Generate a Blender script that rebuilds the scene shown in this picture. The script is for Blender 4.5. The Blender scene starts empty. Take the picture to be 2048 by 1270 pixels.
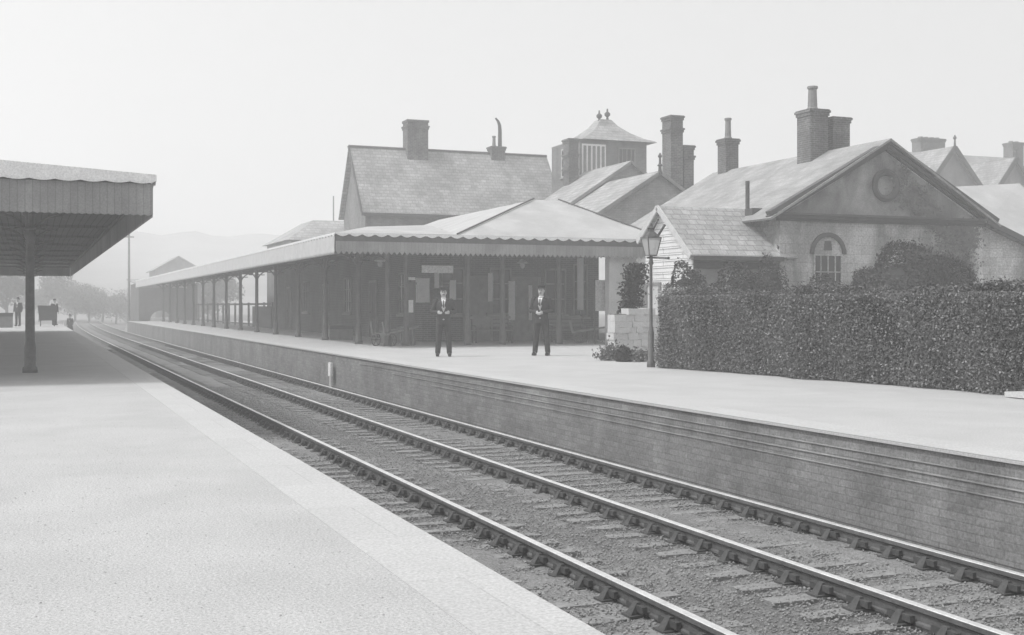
import bpy, bmesh, math, random
from mathutils import Vector, Matrix
import numpy as np
random.seed(7); RNG = np.random.default_rng(7)
R = math.radians
S = bpy.context.scene
# ------------------------------------------------------------------ camera
TH = math.atan(964/2400); CT, ST = math.cos(TH), math.sin(TH); F = 2400.0; CH = 1.32
cam = bpy.data.cameras.new('camera'); cam_o = bpy.data.objects.new('camera', cam)
S.collection.objects.link(cam_o); S.camera = cam_o
cam_o.location = (0, 0, CH); cam_o.rotation_euler = (R(90), 0, -TH)
cam.sensor_width = 36; cam.lens = 36*F/2048; cam.shift_y = -23/2048; cam.clip_end = 3000
# ------------------------------------------------------------------ world, sun, exposure
SUN_EL, SUN_AZ = 57, 280           # azimuth clockwise from +Y : sun stands to the left, a little ahead
W = bpy.data.worlds.new('World'); S.world = W; W.use_nodes = True
nt = W.node_tree; bg = nt.nodes['Background']
sky = nt.nodes.new('ShaderNodeTexSky'); sky.sky_type = 'NISHITA'; sky.sun_disc = False
sky.sun_elevation = R(SUN_EL); sky.sun_rotation = R(SUN_AZ); sky.dust_density = 6; sky.air_density = 1.0
bw = nt.nodes.new('ShaderNodeRGBToBW')
nt.links.new(sky.outputs[0], bw.inputs[0])
pw_ = nt.nodes.new('ShaderNodeMath'); pw_.operation = 'POWER'; pw_.inputs[1].default_value = .55      # a milky, even sky
ml_ = nt.nodes.new('ShaderNodeMath'); ml_.operation = 'MULTIPLY'; ml_.inputs[1].default_value = 1.8
nt.links.new(bw.outputs[0], pw_.inputs[0]); nt.links.new(pw_.outputs[0], ml_.inputs[0]); nt.links.new(ml_.outputs[0], bg.inputs[0]); bg.inputs[1].default_value = 0.15
sl = bpy.data.lights.new('sun', 'SUN'); sl.energy = 1.5; sl.angle = R(8); sl.color = (1, 1, 1)
so = bpy.data.objects.new('sun', sl); S.collection.objects.link(so)
d = Vector((math.sin(R(SUN_AZ))*math.cos(R(SUN_EL)), math.cos(R(SUN_AZ))*math.cos(R(SUN_EL)), math.sin(R(SUN_EL))))
so.rotation_euler = d.to_track_quat('Z', 'Y').to_euler()
S.view_settings.view_transform = 'Standard'; S.view_settings.look = 'None'; S.view_settings.gamma = 1
S.view_settings.exposure = 0.85
S.cycles.volume_bounces = 2
HAZE = 0.0050

# ------------------------------------------------------------------ helpers
COL = S.collection
class MB:
    def __init__(s): s.v = []; s.f = []
    def add(s, vs, fs):
        n = len(s.v); s.v += [tuple(p) for p in vs]; s.f += [tuple(i+n for i in f) for f in fs]; return s
    def box(s, x0, x1, y0, y1, z0, z1):
        return s.add([(x0,y0,z0),(x1,y0,z0),(x1,y1,z0),(x0,y1,z0),(x0,y0,z1),(x1,y0,z1),(x1,y1,z1),(x0,y1,z1)],
                     [(0,3,2,1),(4,5,6,7),(0,1,5,4),(1,2,6,5),(2,3,7,6),(3,0,4,7)])
    def obox(s, c, ax, hs):          # oriented box: centre, three axes, half sizes
        a = [Vector(q).normalized()*h for q, h in zip(ax, hs)]; c = Vector(c); vs = []
        for k in (-1, 1):
            for i, j in ((-1,-1),(1,-1),(1,1),(-1,1)): vs.append(c+a[0]*i+a[1]*j+a[2]*k)
        return s.add(vs, [(0,3,2,1),(4,5,6,7),(0,1,5,4),(1,2,6,5),(2,3,7,6),(3,0,4,7)])
    def beam(s, p, q, w, h):         # a bar of width w and height h from p to q
        p = Vector(p); q = Vector(q); d = (q-p); L = d.length; d.normalize()
        up = Vector((0,0,1)) if abs(d.z) < .95 else Vector((0,1,0))
        r = d.cross(up).normalized(); u = r.cross(d)
        return s.obox((p+q)/2, (r, d, u), (w/2, L/2, h/2))
    def poly(s, pts): return s.add(pts, [tuple(range(len(pts)))])
    def slab(s, pts, t):             # a plate of thickness t under the polygon pts (counted counter-clockwise from above)
        n = len(pts); n3 = (Vector(pts[1])-Vector(pts[0])).cross(Vector(pts[2])-Vector(pts[0])).normalized()
        if n3.z < 0: pts = pts[::-1]; n3 = -n3
        lo = [tuple(Vector(p)-n3*t) for p in pts]
        return s.add(list(pts)+lo, [tuple(range(n)), tuple(range(2*n-1, n-1, -1))]+[(i, i+n, (i+1) % n+n, (i+1) % n) for i in range(n)])
    def extr(s, prof, d0, d1, fn):   # profile extruded: fn(a,b,d) -> point
        n = len(prof); return s.add([fn(a, b, d0) for a, b in prof]+[fn(a, b, d1) for a, b in prof],
            [tuple(range(n-1, -1, -1)), tuple(range(n, 2*n))]+[(i, (i+1) % n, (i+1) % n+n, i+n) for i in range(n)])
    def tube(s, pts, rs, n=8, cap=True):
        pts = [Vector(p) for p in pts]
        if not hasattr(rs, '__len__'): rs = [rs]*len(pts)
        vs = []; u = None
        for i, p in enumerate(pts):
            a = pts[max(i-1, 0)]; b = pts[min(i+1, len(pts)-1)]; d = (b-a).normalized()
            if u is None: u = d.orthogonal().normalized()
            else: u = (u-d*u.dot(d)).normalized()
            w = d.cross(u)
            for k in range(n):
                t = 2*math.pi*k/n; vs.append(p+(u*math.cos(t)+w*math.sin(t))*rs[i])
        fs = [(i*n+k, i*n+(k+1) % n, (i+1)*n+(k+1) % n, (i+1)*n+k) for i in range(len(pts)-1) for k in range(n)]
        if cap: fs += [tuple(range(n-1, -1, -1)), tuple(range((len(pts)-1)*n, len(pts)*n))]
        return s.add(vs, fs)
    def lathe(s, x, y, prof, n=12):  # prof: (r, z)
        vs = [(x+r*math.cos(2*math.pi*k/n), y+r*math.sin(2*math.pi*k/n), z) for r, z in prof for k in range(n)]
        fs = [(i*n+k, i*n+(k+1) % n, (i+1)*n+(k+1) % n, (i+1)*n+k) for i in range(len(prof)-1) for k in range(n)]
        return s.add(vs, fs+[tuple(range(n-1, -1, -1)), tuple(range((len(prof)-1)*n, len(prof)*n))])
    def ball(s, c, r, n=10, m=6):
        rx, ry, rz = r if hasattr(r, '__len__') else (r, r, r); vs = [(c[0], c[1], c[2]-rz)]
        for i in range(1, m):
            t = math.pi*i/m
            for k in range(n): a = 2*math.pi*k/n; vs.append((c[0]+rx*math.sin(t)*math.cos(a), c[1]+ry*math.sin(t)*math.sin(a), c[2]-rz*math.cos(t)))
        vs.append((c[0], c[1], c[2]+rz)); fs = [(0, 1+(k+1) % n, 1+k) for k in range(n)]
        for i in range(m-2): fs += [(1+i*n+k, 1+i*n+(k+1) % n, 1+(i+1)*n+(k+1) % n, 1+(i+1)*n+k) for k in range(n)]
        e = len(vs)-1; fs += [(e, 1+(m-2)*n+k, 1+(m-2)*n+(k+1) % n) for k in range(n)]
        return s.add(vs, fs)
    def build(s, name, mat, parent=None, loc=None, smooth=False):
        off = Vector(loc) if loc is not None else Vector((0, 0, 0))
        world = off.copy(); p = parent
        if parent is not None: world = Vector(parent['_o'])
        me = bpy.data.meshes.new(name); me.from_pydata([tuple(Vector(v)-world) for v in s.v], [], s.f)
        me.materials.append(mat); me.update()
        if smooth: me.polygons.foreach_set('use_smooth', [True]*len(me.polygons))
        o = bpy.data.objects.new(name, me); COL.objects.link(o); o['_o'] = tuple(float(q) for q in world)
        if parent is not None: o.parent = parent
        else: o.location = off
        return o
def npmesh(name, V, Fc, mat, parent=None, loc=(0, 0, 0)):      # numpy arrays: many small faces
    world = np.array(parent['_o'] if parent is not None else loc)
    me = bpy.data.meshes.new(name); k = Fc.shape[1]
    me.vertices.add(len(V)); me.vertices.foreach_set('co', (V-world).astype(np.float32).ravel())
    me.loops.add(Fc.size); me.loops.foreach_set('vertex_index', Fc.astype(np.int32).ravel())
    me.polygons.add(len(Fc)); me.polygons.foreach_set('loop_start', np.arange(0, Fc.size, k, dtype=np.int32))
    me.materials.append(mat); me.update(calc_edges=True); me.validate()
    o = bpy.data.objects.new(name, me); COL.objects.link(o); o['_o'] = tuple(float(q) for q in world)
    if parent is not None: o.parent = parent
    else: o.location = loc
    return o
def tag(o, label, cat, group=None):
    o['label'] = label; o['category'] = cat
    if group: o['group'] = group
    return o
def thing(name, loc, label, cat, group=None):
    o = bpy.data.objects.new(name, None); COL.objects.link(o); o.location = loc; o['_o'] = tuple(loc); o.empty_display_size = .2
    return tag(o, label, cat, group)
def kind(o, k='structure'): o['kind'] = k; return o
def copy_tree(o, parent=None):
    c = o.copy(); COL.objects.link(c)
    if parent is not None: c.parent = parent
    for ch in o.children: copy_tree(ch, c)
    return c
def at(px, Y):                 # (X, depth) of the photo column px on the cross plane Y
    u = (px-1024)/F; dd = Y/(CT-u*ST); return dd*(u*CT+ST), dd
def zat(py, dd): return CH+(612-py)/F*dd

# ------------------------------------------------------------------ materials
MATS = {}
def mat(name, g, var=.15, sc=3., rough=.85, bump=.3, bsc=25., pattern=None, pw=.4, ph=.2, mortar=.012, mg=None, metal=0., stain=0., bdist=.01, spec=.3, grain=.16, gsc=38.):
    m = bpy.data.materials.new(name); m.use_nodes = True; n = m.node_tree.nodes; L = m.node_tree.links.new
    b = n['Principled BSDF']; b.inputs['Roughness'].default_value = rough; b.inputs['Metallic'].default_value = metal
    b.inputs['Specular IOR Level'].default_value = spec
    tc = n.new('ShaderNodeTexCoord'); co = tc.outputs['Object']
    no = n.new('ShaderNodeTexNoise'); no.inputs['Scale'].default_value = sc; no.inputs['Detail'].default_value = 8; no.inputs['Roughness'].default_value = .65
    L(co, no.inputs['Vector'])
    mr = n.new('ShaderNodeMapRange'); mr.inputs[1].default_value = .3; mr.inputs[2].default_value = .7
    mr.inputs[3].default_value = g*(1-var); mr.inputs[4].default_value = g*(1+var); L(no.outputs[0], mr.inputs[0])
    val = mr.outputs[0]; hgt = None
    def math_(op, a, c):
        q = n.new('ShaderNodeMath'); q.operation = op
        for i, x in enumerate((a, c)):
            if x is None: continue
            if isinstance(x, (int, float)): q.inputs[i].default_value = x
            else: L(x, q.inputs[i])
        return q.outputs[0]
    if pattern:
        ge = n.new('ShaderNodeNewGeometry'); sn = n.new('ShaderNodeSeparateXYZ'); L(ge.outputs['True Normal'], sn.inputs[0])
        sp = n.new('ShaderNodeSeparateXYZ'); L(co, sp.inputs[0])
        ax = math_('GREATER_THAN', math_('ABSOLUTE', sn.outputs[0], None), math_('ABSOLUTE', sn.outputs[1], None))
        flat = math_('GREATER_THAN', math_('ABSOLUTE', sn.outputs[2], None), .97)
        def mixf(f, a, c):
            q = n.new('ShaderNodeMix'); q.data_type = 'FLOAT'; L(f, q.inputs[0]); L(a, q.inputs[2]); L(c, q.inputs[3]); return q.outputs[0]
        u = mixf(ax, sp.outputs[0], sp.outputs[1]); v = mixf(flat, sp.outputs[2], sp.outputs[1]); u = mixf(flat, u, sp.outputs[0])
        cb = n.new('ShaderNodeCombineXYZ'); L(u, cb.inputs[0]); L(v, cb.inputs[1])
        if pattern == 'planks':      # boards lying flat
            br = n.new('ShaderNodeTexBrick'); br.offset = 0.37
        elif pattern == 'boards':    # upright boards
            br = n.new('ShaderNodeTexBrick'); br.offset = 0
        else: br = n.new('ShaderNodeTexBrick')
        L(cb.outputs[0], br.inputs['Vector']); br.inputs['Scale'].default_value = 1
        br.inputs['Brick Width'].default_value = pw; br.inputs['Row Height'].default_value = ph; br.inputs['Mortar Size'].default_value = mortar
        br.inputs['Mortar Smooth'].default_value = .2
        br.inputs['Color1'].default_value = (1-var*.7,)*3+(1,); br.inputs['Color2'].default_value = (1+var*.7,)*3+(1,); mm = (mg if mg else g*.6)/g
        br.inputs['Mortar'].default_value = (mm, mm, mm, 1)
        val = math_('MULTIPLY', val, br.outputs['Color']); hgt = br.outputs['Fac']
    if stain:
        n2 = n.new('ShaderNodeTexNoise'); n2.inputs['Scale'].default_value = .55; n2.inputs['Detail'].default_value = 5; n2.inputs['Distortion'].default_value = .6
        mp = n.new('ShaderNodeMapping'); mp.inputs['Scale'].default_value = (1.6, 1.6, .8); L(co, mp.inputs[0]); L(mp.outputs[0], n2.inputs['Vector'])
        m2 = n.new('ShaderNodeMapRange'); m2.inputs[1].default_value = .38; m2.inputs[2].default_value = .62
        m2.inputs[3].default_value = 1-stain; m2.inputs[4].default_value = 1+stain*.5; L(n2.outputs[0], m2.inputs[0])
        val = math_('MULTIPLY', val, m2.outputs[0])
    if grain:
        n3 = n.new('ShaderNodeTexNoise'); n3.inputs['Scale'].default_value = gsc; n3.inputs['Detail'].default_value = 3; n3.inputs['Roughness'].default_value = .75; L(co, n3.inputs['Vector'])
        m3 = n.new('ShaderNodeMapRange'); m3.inputs[1].default_value = .32; m3.inputs[2].default_value = .68; m3.inputs[3].default_value = 1-grain; m3.inputs[4].default_value = 1+grain; L(n3.outputs[0], m3.inputs[0])
        val = math_('MULTIPLY', val, m3.outputs[0])
    L(val, b.inputs['Base Color'])
    if bump:
        nb = n.new('ShaderNodeTexNoise'); nb.inputs['Scale'].default_value = bsc; nb.inputs['Detail'].default_value = 6; L(co, nb.inputs['Vector'])
        bp = n.new('ShaderNodeBump'); bp.inputs['Strength'].default_value = bump; bp.inputs['Distance'].default_value = bdist
        h = nb.outputs[0]
        if hgt is not None: h = math_('SUBTRACT', h, math_('MULTIPLY', hgt, 1.5))
        L(h, bp.inputs['Height']); L(bp.outputs[0], b.inputs['Normal'])
    MATS[name] = m; return m
M = type('M', (), {})
M.plat = mat('platform_ash', .42, .05, 1.1, .95, .7, 70, stain=.05, grain=.24, gsc=55, bdist=.012)
M.coping = mat('coping_stone', .43, .04, 2, .9, .4, 40, pattern='brick', pw=1.3, ph=1.1, mortar=.006, mg=.38, grain=.2, gsc=50)
M.face = mat('platform_wall_stone', .20, .2, 1.5, .9, .5, 20, pattern='brick', pw=.23, ph=.08, mortar=.008, mg=.175, grain=.3, stain=.16, bdist=.012)
M.ledge = mat('ledge_brick', .30, .25, 3, .9, .5, 30, stain=.35)
M.ballast = mat('ballast', .20, .2, 2.5, .95, .8, 70, stain=.15, bdist=.018, grain=.5, gsc=42)
M.gritm = mat('grit', .33, .3, 30, .95, 0)
M.stone = mat('ballast_stone', .235, .45, 25, .95, .3, 40)
M.ground = mat('ground', .2, .25, .15, .95, .6, 4, stain=.2)
M.grass = mat('grass_hill', .30, .35, .02, .95, 0, 1)
M.sleeper = mat('sleeper_wood', .215, .25, 6, .8, .7, 30)
M.rail = mat('rail_steel', .62, .15, 4, .5, .1, 60, metal=.5)
M.railw = mat('rail_rust', .105, .3, 8, .8, .3, 50)
M.iron = mat('dark_iron', .07, .3, 8, .7, .3, 60)
M.ironp = mat('painted_iron', .10, .25, 6, .55, .2, 60)
M.lamp = mat('lamp_paint', .12, .2, 6, .5, .2, 60)
M.pale = mat('pale_paint', .5, .1, 3, .6, .15, 40)
M.white = mat('white_paint', .75, .08, 3, .6, .15, 40)
M.stucco = mat('stucco_wall', .42, .18, 1.2, .92, .5, 30, pattern='brick', pw=.6, ph=.3, mortar=.008, mg=.31, stain=.42, grain=.35, gsc=16)
M.tymp = mat('shaded_stained_stucco', .25, .25, 1.3, .92, .5, 30, stain=.45, grain=.25, gsc=22)  # stained, and darker than the wall: cornice shade put into the colour
M.stone2 = mat('dressed_stone', .25, .15, 2.5, .9, .4, 30, stain=.2)
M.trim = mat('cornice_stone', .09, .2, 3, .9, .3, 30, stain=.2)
M.boards = mat('weatherboard', .72, .08, 3, .7, .3, 30, pattern='planks', pw=3.4, ph=.2, mortar=.016, mg=.33)
M.slate = mat('slate_roof', .33, .2, 2, .75, .5, 30, pattern='brick', pw=.32, ph=.17, mortar=.014, mg=.2, stain=.2, grain=.2, gsc=14)
M.slate_l = mat('pale_slate_roof', .29, .12, 2, .7, .4, 30, pattern='brick', pw=.34, ph=.18, mortar=.008, mg=.22, stain=.18, grain=.2, gsc=14)
M.zinc = mat('zinc_roof', .41, .1, 1.2, .6, .2, 12, stain=.1)
M.brick = mat('chimney_brick', .11, .25, 4, .9, .5, 30, pattern='brick', pw=.23, ph=.075, mortar=.01, mg=.2, stain=.3, grain=.3, gsc=12)
M.brickp = mat('pale_brick', .36, .15, 3, .9, .5, 30, pattern='brick', pw=.23, ph=.075, mortar=.01, mg=.3, stain=.2)
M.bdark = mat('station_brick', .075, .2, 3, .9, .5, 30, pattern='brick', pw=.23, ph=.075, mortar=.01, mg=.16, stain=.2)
M.bmid = mat('sooty_brick', .17, .2, 3, .9, .5, 30, pattern='brick', pw=.23, ph=.075, mortar=.01, mg=.2, stain=.25)
M.pot = mat('clay_pot', .2, .2, 6, .85)
M.wooddk = mat('dark_painted_wood', .07, .2, 5, .6, .2, 40)
M.wood = mat('weathered_wood', .2, .25, 4, .8, .5, 30)
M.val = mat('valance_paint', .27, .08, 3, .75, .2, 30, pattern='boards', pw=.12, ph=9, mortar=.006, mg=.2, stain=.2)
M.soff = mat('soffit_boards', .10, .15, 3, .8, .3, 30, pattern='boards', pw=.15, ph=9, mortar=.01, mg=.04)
M.leaf = mat('hedge_leaf', .085, .7, 14, .5, 0, spec=.5)
M.leafy = mat('sunlit_leaf', .22, .4, 14, .5, 0)  # paler hedge leaf: sunlit specks put into the colour
M.leafd = mat('dark_bush_leaf', .02, .4, 10, .6, 0)
M.leaft = mat('tree_leaf', .14, .5, 1.5, .7, 0)
M.core = mat('twig_shade', .02, .4, 10, .95)  # near-black filler: shade inside the foliage put into the colour
M.bark = mat('bark', .12, .3, 6, .9)
M.suit = mat('dark_serge', .045, .25, 20, .95, .3, 200)
M.skin = mat('skin', .42, .06, 20, .6, .1, 100)
M.hair = mat('hair', .06, .3, 60, .8)
M.shirt = mat('shirt_linen', .78, .05, 20, .8)
M.boot = mat('boot_leather', .015, .3, 20, .45)
M.skirt = mat('dark_cloth', .03, .3, 20, .95)
M.paper = mat('poster_paper', .5, .3, 14, .8, 0)
M.flower = mat('pale_flower', .38, .5, 14, .8, 0)
def glass():
    m = mat('window_glass', .03, .3, 2, .12, 0, spec=.6); return m
M.glass = glass()
m = bpy.data.materials.new('lantern_glass'); m.use_nodes = True; b = m.node_tree.nodes['Principled BSDF']
b.inputs['Base Color'].default_value = (.75, .75, .75, 1); b.inputs['Roughness'].default_value = .25; b.inputs['Transmission Weight'].default_value = .55
M.lglass = m

# ------------------------------------------------------------------ setting: ground, hills, platforms, track bed
def offX(Y): return 1.7e-4*(Y-80)**2 if Y > 80 else 0.
kind(MB().poly([(-300, -40, -1.16), (520, -40, -1.16), (520, 640, -1.16), (-300, 640, -1.16)]).build('ground', M.ground))
# yard behind the far platform, a little below platform level
kind(MB().box(20.4, 260, -12, 400, -1.1, -.05).build('yard_ground', M.ground))
kind(MB().box(13.2, 20.4, 108, 400, -1.1, -.055).build('far_yard_ground', M.ground))
def hill():
    az = np.linspace(-R(35), R(62), 130); V = []; rows = 14
    rad = np.linspace(185, 330, rows)
    for j, r in enumerate(rad):
        t = j/(rows-1)
        for a in az:
            px = 1024+F*math.tan(max(-1.2, min(1.2, a-TH)))
            top = 148 if px < 330 else (151 if px < 400 else 145)
            top += 5*math.sin(px*.011)+3*math.sin(px*.05+1)+1.5*math.sin(px*.21)
            if px > 700: top = 130
            zt = CH+top/F*r*math.cos(a-TH)
            V.append((r*math.sin(a), r*math.cos(a), -1.3+(zt+1.3)*(t**1.2)*(1 if t < 1 else 1)))
    n = len(az); Fc = [(j*n+i, j*n+i+1, (j+1)*n+i+1, (j+1)*n+i) for j in range(rows-1) for i in range(n-1)]
    mb = MB(); mb.add(V, Fc); kind(mb.build('hills', M.grass, smooth=True))
hill()
# near platform (left)
def platform(name, x0, x1, y0, y1, yr, face_x, dirn):
    mb = MB(); prof = [(y0, -1.1), (yr, -1.1), (y1, 0), (y0, 0)]
    mb.extr(prof, x0, x1, lambda a, b, dd: (dd, a, b)); return kind(mb.build(name, M.plat))
platform('near_platform', -14, 2.09-.02, -10, 92, 99, 0, 0)
mb = MB(); mb.box(2.07, 2.1, -10, 92, -1.1, -.08); kind(mb.build('near_platform_wall', M.face))
mb = MB(); mb.box(1.66, 2.14, -10, 92, -.08, .003); kind(mb.build('near_platform_coping', M.coping))
platform('far_platform', 7.86, 20.4, -12, 108, 115, 0, 0)
mb = MB(); mb.box(7.83, 7.86, -12, 108, -1.1, -.031); kind(mb.build('far_platform_wall', M.face))
mb = MB(); mb.box(7.80, 8.3, -12, 108, -.03, .006); kind(mb.build('far_platform_coping', M.coping))
mb = MB()                                   # stepped brick courses under the coping
for k, (z, p) in enumerate(((-.15, .014), (-.25, .014), (-.345, .012))):
    mb.box(7.83-p, 7.829, -12, 30-3*k, z-.010, z)
kind(mb.build('platform_wall_courses', M.ledge))
# ballast bed: uneven sheet
nx, ny = 46, 300
ys = np.concatenate([np.linspace(-8, 30, 190), np.linspace(30.5, 240, 90)]); V = []
for Y in ys:
    for i in range(nx):
        X = (1.9 if Y < 92 else -2)+(8.0-(1.9 if Y < 92 else -2))*i/(nx-1)
        z = -1.005+.02*math.sin(X*3+Y*.9)*math.sin(Y*.37+X)+.012*random.uniform(-1, 1)
        if X < 2.8 or X > 7.45: z += .02
        V.append((X+offX(Y)*1.0, Y, z-.02*max(0, 1-abs(X-5.1)/.8)))
mb = MB(); mb.add(V, [(j*nx+i, j*nx+i+1, (j+1)*nx+i+1, (j+1)*nx+i) for j in range(len(ys)-1) for i in range(nx-1)])
kind(mb.build('ballast_bed', M.ballast, smooth=True))
# loose stones
def stones(n):
    Y = -1+RNG.random(n)**1.5*36; X = 2.2+RNG.random(n)*5.55; s = (.006+.013*RNG.random(n)**2)
    base = np.array([(1,0,0),(-1,0,0),(0,1,0),(0,-1,0),(0,0,1),(0,0,-1)], float)
    tri = np.array([(0,2,4),(2,1,4),(1,3,4),(3,0,4),(2,0,5),(1,2,5),(3,1,5),(0,3,5)])
    a = RNG.random(n)*6.28; ca, sa = np.cos(a), np.sin(a)
    q = base[None]*(.6+.8*RNG.random((n, 6, 1)))*s[:, None, None]; q[:, :, 2] *= .75
    x = q[:, :, 0]*ca[:, None]-q[:, :, 1]*sa[:, None]; y = q[:, :, 0]*sa[:, None]+q[:, :, 1]*ca[:, None]
    V = np.stack([x+X[:, None], y+Y[:, None], q[:, :, 2]+(-1.0+.015*RNG.random(n))[:, None]], -1).reshape(-1, 3)
    Fc = (tri[None]+np.arange(n)[:, None, None]*6).reshape(-1, 3)
    kind(npmesh('loose_ballast', V, Fc, M.stone), 'stuff')
stones(150000)
def grit(n, x0, x1, y0, y1):       # loose grit lying on the platform surface
    Y = y0+RNG.random(n)**1.7*(y1-y0); X = x0+RNG.random(n)*(x1-x0); s = (.002+.005*RNG.random(n)**3)
    base = np.array([(1,0,0),(-1,0,0),(0,1,0),(0,-1,0),(0,0,.8)], float); tri = np.array([(0,2,4),(2,1,4),(1,3,4),(3,0,4)])
    q = base[None]*(.6+.8*RNG.random((n, 5, 1)))*s[:, None, None]
    V = (q+np.stack([X, Y, np.full(n, .0005)], -1)[:, None]).reshape(-1, 3)
    kind(npmesh('platform_grit', V, (tri[None]+np.arange(n)[:, None, None]*5).reshape(-1, 3), M.gritm), 'stuff')
grit(16000, -4, 1.6, 2, 20)
# rails
RAILX = (2.80, 4.27, 5.94, 7.38)
rprof = [(-.035,-.005),(-.03,0),(.03,0),(.035,-.005),(.035,-.04),(.012,-.055),(.012,-.115),(.03,-.125),(.03,-.145),(-.03,-.145),(-.03,-.125),(-.012,-.115),(-.012,-.055),(-.035,-.04)]
def rail(X0, label):
    Ys = [-9, 10, 30, 60, 80]+list(range(84, 240, 4)); n = len(rprof); V = []
    for Y in Ys:
        for a, b in rprof: V.append((X0+a+offX(Y), Y, -.83+b))
    web = []; head = []
    for j in range(len(Ys)-1):
        for i in range(n):
            f = (j*n+i, j*n+(i+1) % n, (j+1)*n+(i+1) % n, (j+1)*n+i)
            (head if i in (0, 1, 2) else web).append(f)
    mb = MB(); mb.add(V, head+web); o = mb.build('rail', M.railw, loc=(X0, 0, -.9)); o.data.materials.append(M.rail)
    for p in o.data.polygons[:len(head)]: p.material_index = 1
    tag(o, label, 'rail', 'rails of the two tracks'); return o
rail(RAILX[0], 'steel rail hidden close under the near platform wall')
rail(RAILX[1], 'bright polished rail in full view, nearest the near platform edge')
rail(RAILX[2], 'middle one of the three rails in view')
rail(RAILX[3], 'steel rail closest to the far platform wall')
# sleepers with their chairs
def chair_mb(x):
    mb = MB(); mb.box(x-.15, x+.15, -.075, .075, -.005, .028)
    for s in (-1, 1):
        mb.add([(x+s*.03, -.045, .028), (x+s*.125, -.045, .028), (x+s*.125, .045, .028), (x+s*.03, .045, .028), (x+s*.038, -.032, .115), (x+s*.066, -.028, .115), (x+s*.066, .028, .115), (x+s*.038, .032, .115)],
               [(0,1,5,4),(1,2,6,5),(2,3,7,6),(3,0,4,7),(4,5,6,7)])
    mb.box(x-.075, x-.036, -.13, .13, .05, .10)     # wooden key
    return mb
SP = .47
def sleeper(xc, w):
    mb = MB(); L = 1.28; n = 9; hw = random.uniform(.068, .09)
    V = []
    for i in range(n):
        t = -L+2*L*i/(n-1); j = random.uniform(-.008, .008)
        V += [(t, -hw+j, -.1), (t, hw+j, -.1), (t, hw+j, .012+j*.4), (t, -hw+j, .012-j*.4)]
    Fc = [(i*4+k, i*4+(k+1) % 4, i*4+4+(k+1) % 4, i*4+4+k) for i in range(n-1) for k in range(4)]+[(3, 2, 1, 0), tuple(range((n-1)*4, n*4))]
    mb.add(V, Fc); o = mb.build('sleeper', M.sleeper, loc=(0, 0, 0))
    for s in (-w/2, w/2): chair_mb(s).build('rail_chair', M.iron, o)
    return o
GR = {0: 'sleepers of the track beside the near platform', 1: 'sleepers of the track beside the far platform'}
LB = {0: 'dark wooden sleeper sunk in ballast, of the track beside the near platform',
      1: 'dark wooden sleeper sunk in ballast, of the track beside the far platform'}
for t in (0, 1):
    xc = (RAILX[2*t]+RAILX[2*t+1])/2; w = RAILX[2*t+1]-RAILX[2*t]
    protos = [tag(sleeper(xc, w), LB[t], 'sleeper', GR[t]) for _ in range(7)]; k = 0; rest = MB()
    y = -8.
    while y < 150:
        if 3.2 < y < 72:
            o = protos[k] if k < 7 else copy_tree(protos[random.randrange(7)]); k += 1
            o.location = (xc+random.uniform(-.02, .02), y+random.uniform(-.02, .02), -1.004+random.uniform(-.005, .006)); o.rotation_euler.z = random.uniform(-.012, .012)
        else:
            x = xc+offX(y); rest.box(x-1.28, x+1.28, y-.105, y+.105, -1.1, -.992)
            for s in (-w/2, w/2): rest.box(x+s-.14, x+s+.14, y-.09, y+.09, -.991, -.93)
        y += SP
    kind(rest.build('distant_sleepers', M.sleeper), 'stuff')
# signal wires and rodding along the far platform foot
mb = MB()
for k in range(38):
    y = 4+k*2.4; mb.box(7.62, 7.78, y-.03, y+.03, -1.02, -.93)
o = thing('point_rodding', (7.7, 4, -1.0), 'thin iron point rodding on low stools along the foot of the far platform wall', 'point rodding')
mb.build('stool', M.iron, o)
MB().tube([(7.67, 2, -.92), (7.67, 96, -.92)], .012, 6).build('rod', M.iron, o)
MB().tube([(7.74, 2, -.90), (7.74, 96, -.90)], .008, 6).build('wire', M.iron, o)

# ------------------------------------------------------------------ canopies
def scallop(mb, p0, p1, drop, step, out):       # scalloped edge strip hanging from p0-p1
    p0 = Vector(p0); p1 = Vector(p1); L = (p1-p0).length; n = max(1, round(L/step)); out = Vector(out)
    for k in range(n):
        a = p0+(p1-p0)*(k/n); b = p0+(p1-p0)*((k+1)/n); m = 6
        top = [a+(b-a)*(i/m) for i in range(m+1)]; lo = [t-Vector((0, 0, drop*(.3+.7*math.sin(math.pi*i/m)))) for i, t in enumerate(top)]
        for off in (out*0, out*.015):
            pass
        V = [t+out*.0 for t in top]+[t for t in lo]+[t+out*.02 for t in top]+[t+out*.02 for t in lo]; q = m+1
        mb.add(V, [(2*q+i, 2*q+i+1, 3*q+i+1, 3*q+i) for i in range(m)]+[(i+1, i, q+i, q+i+1) for i in range(m)]+[(q+i, 3*q+i, 3*q+i+1, q+i+1) for i in range(m)])
def valance(mb, p0, p1, z0, z1, out, step=.12, cut=.05):  # upright boards with pointed feet between p0 and p1
    p0 = Vector(p0); p1 = Vector(p1); L = (p1-p0).length; n = max(1, round(L/step)); out = Vector(out); dd = (p1-p0)/n
    for k in range(n):
        a = p0+dd*k; b = a+dd*.99; c = (a+b)/2
        pts = [Vector((a.x, a.y, z1)), Vector((a.x, a.y, z0+cut)), Vector((c.x, c.y, z0)), Vector((b.x, b.y, z0+cut)), Vector((b.x, b.y, z1))]
        mb.add(pts+[p+out*.022 for p in pts], [(0,1,2,3,4), (9,8,7,6,5)]+[(i, (i+1) % 5+0, (i+1) % 5+5, i+5) for i in range(5)])
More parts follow.
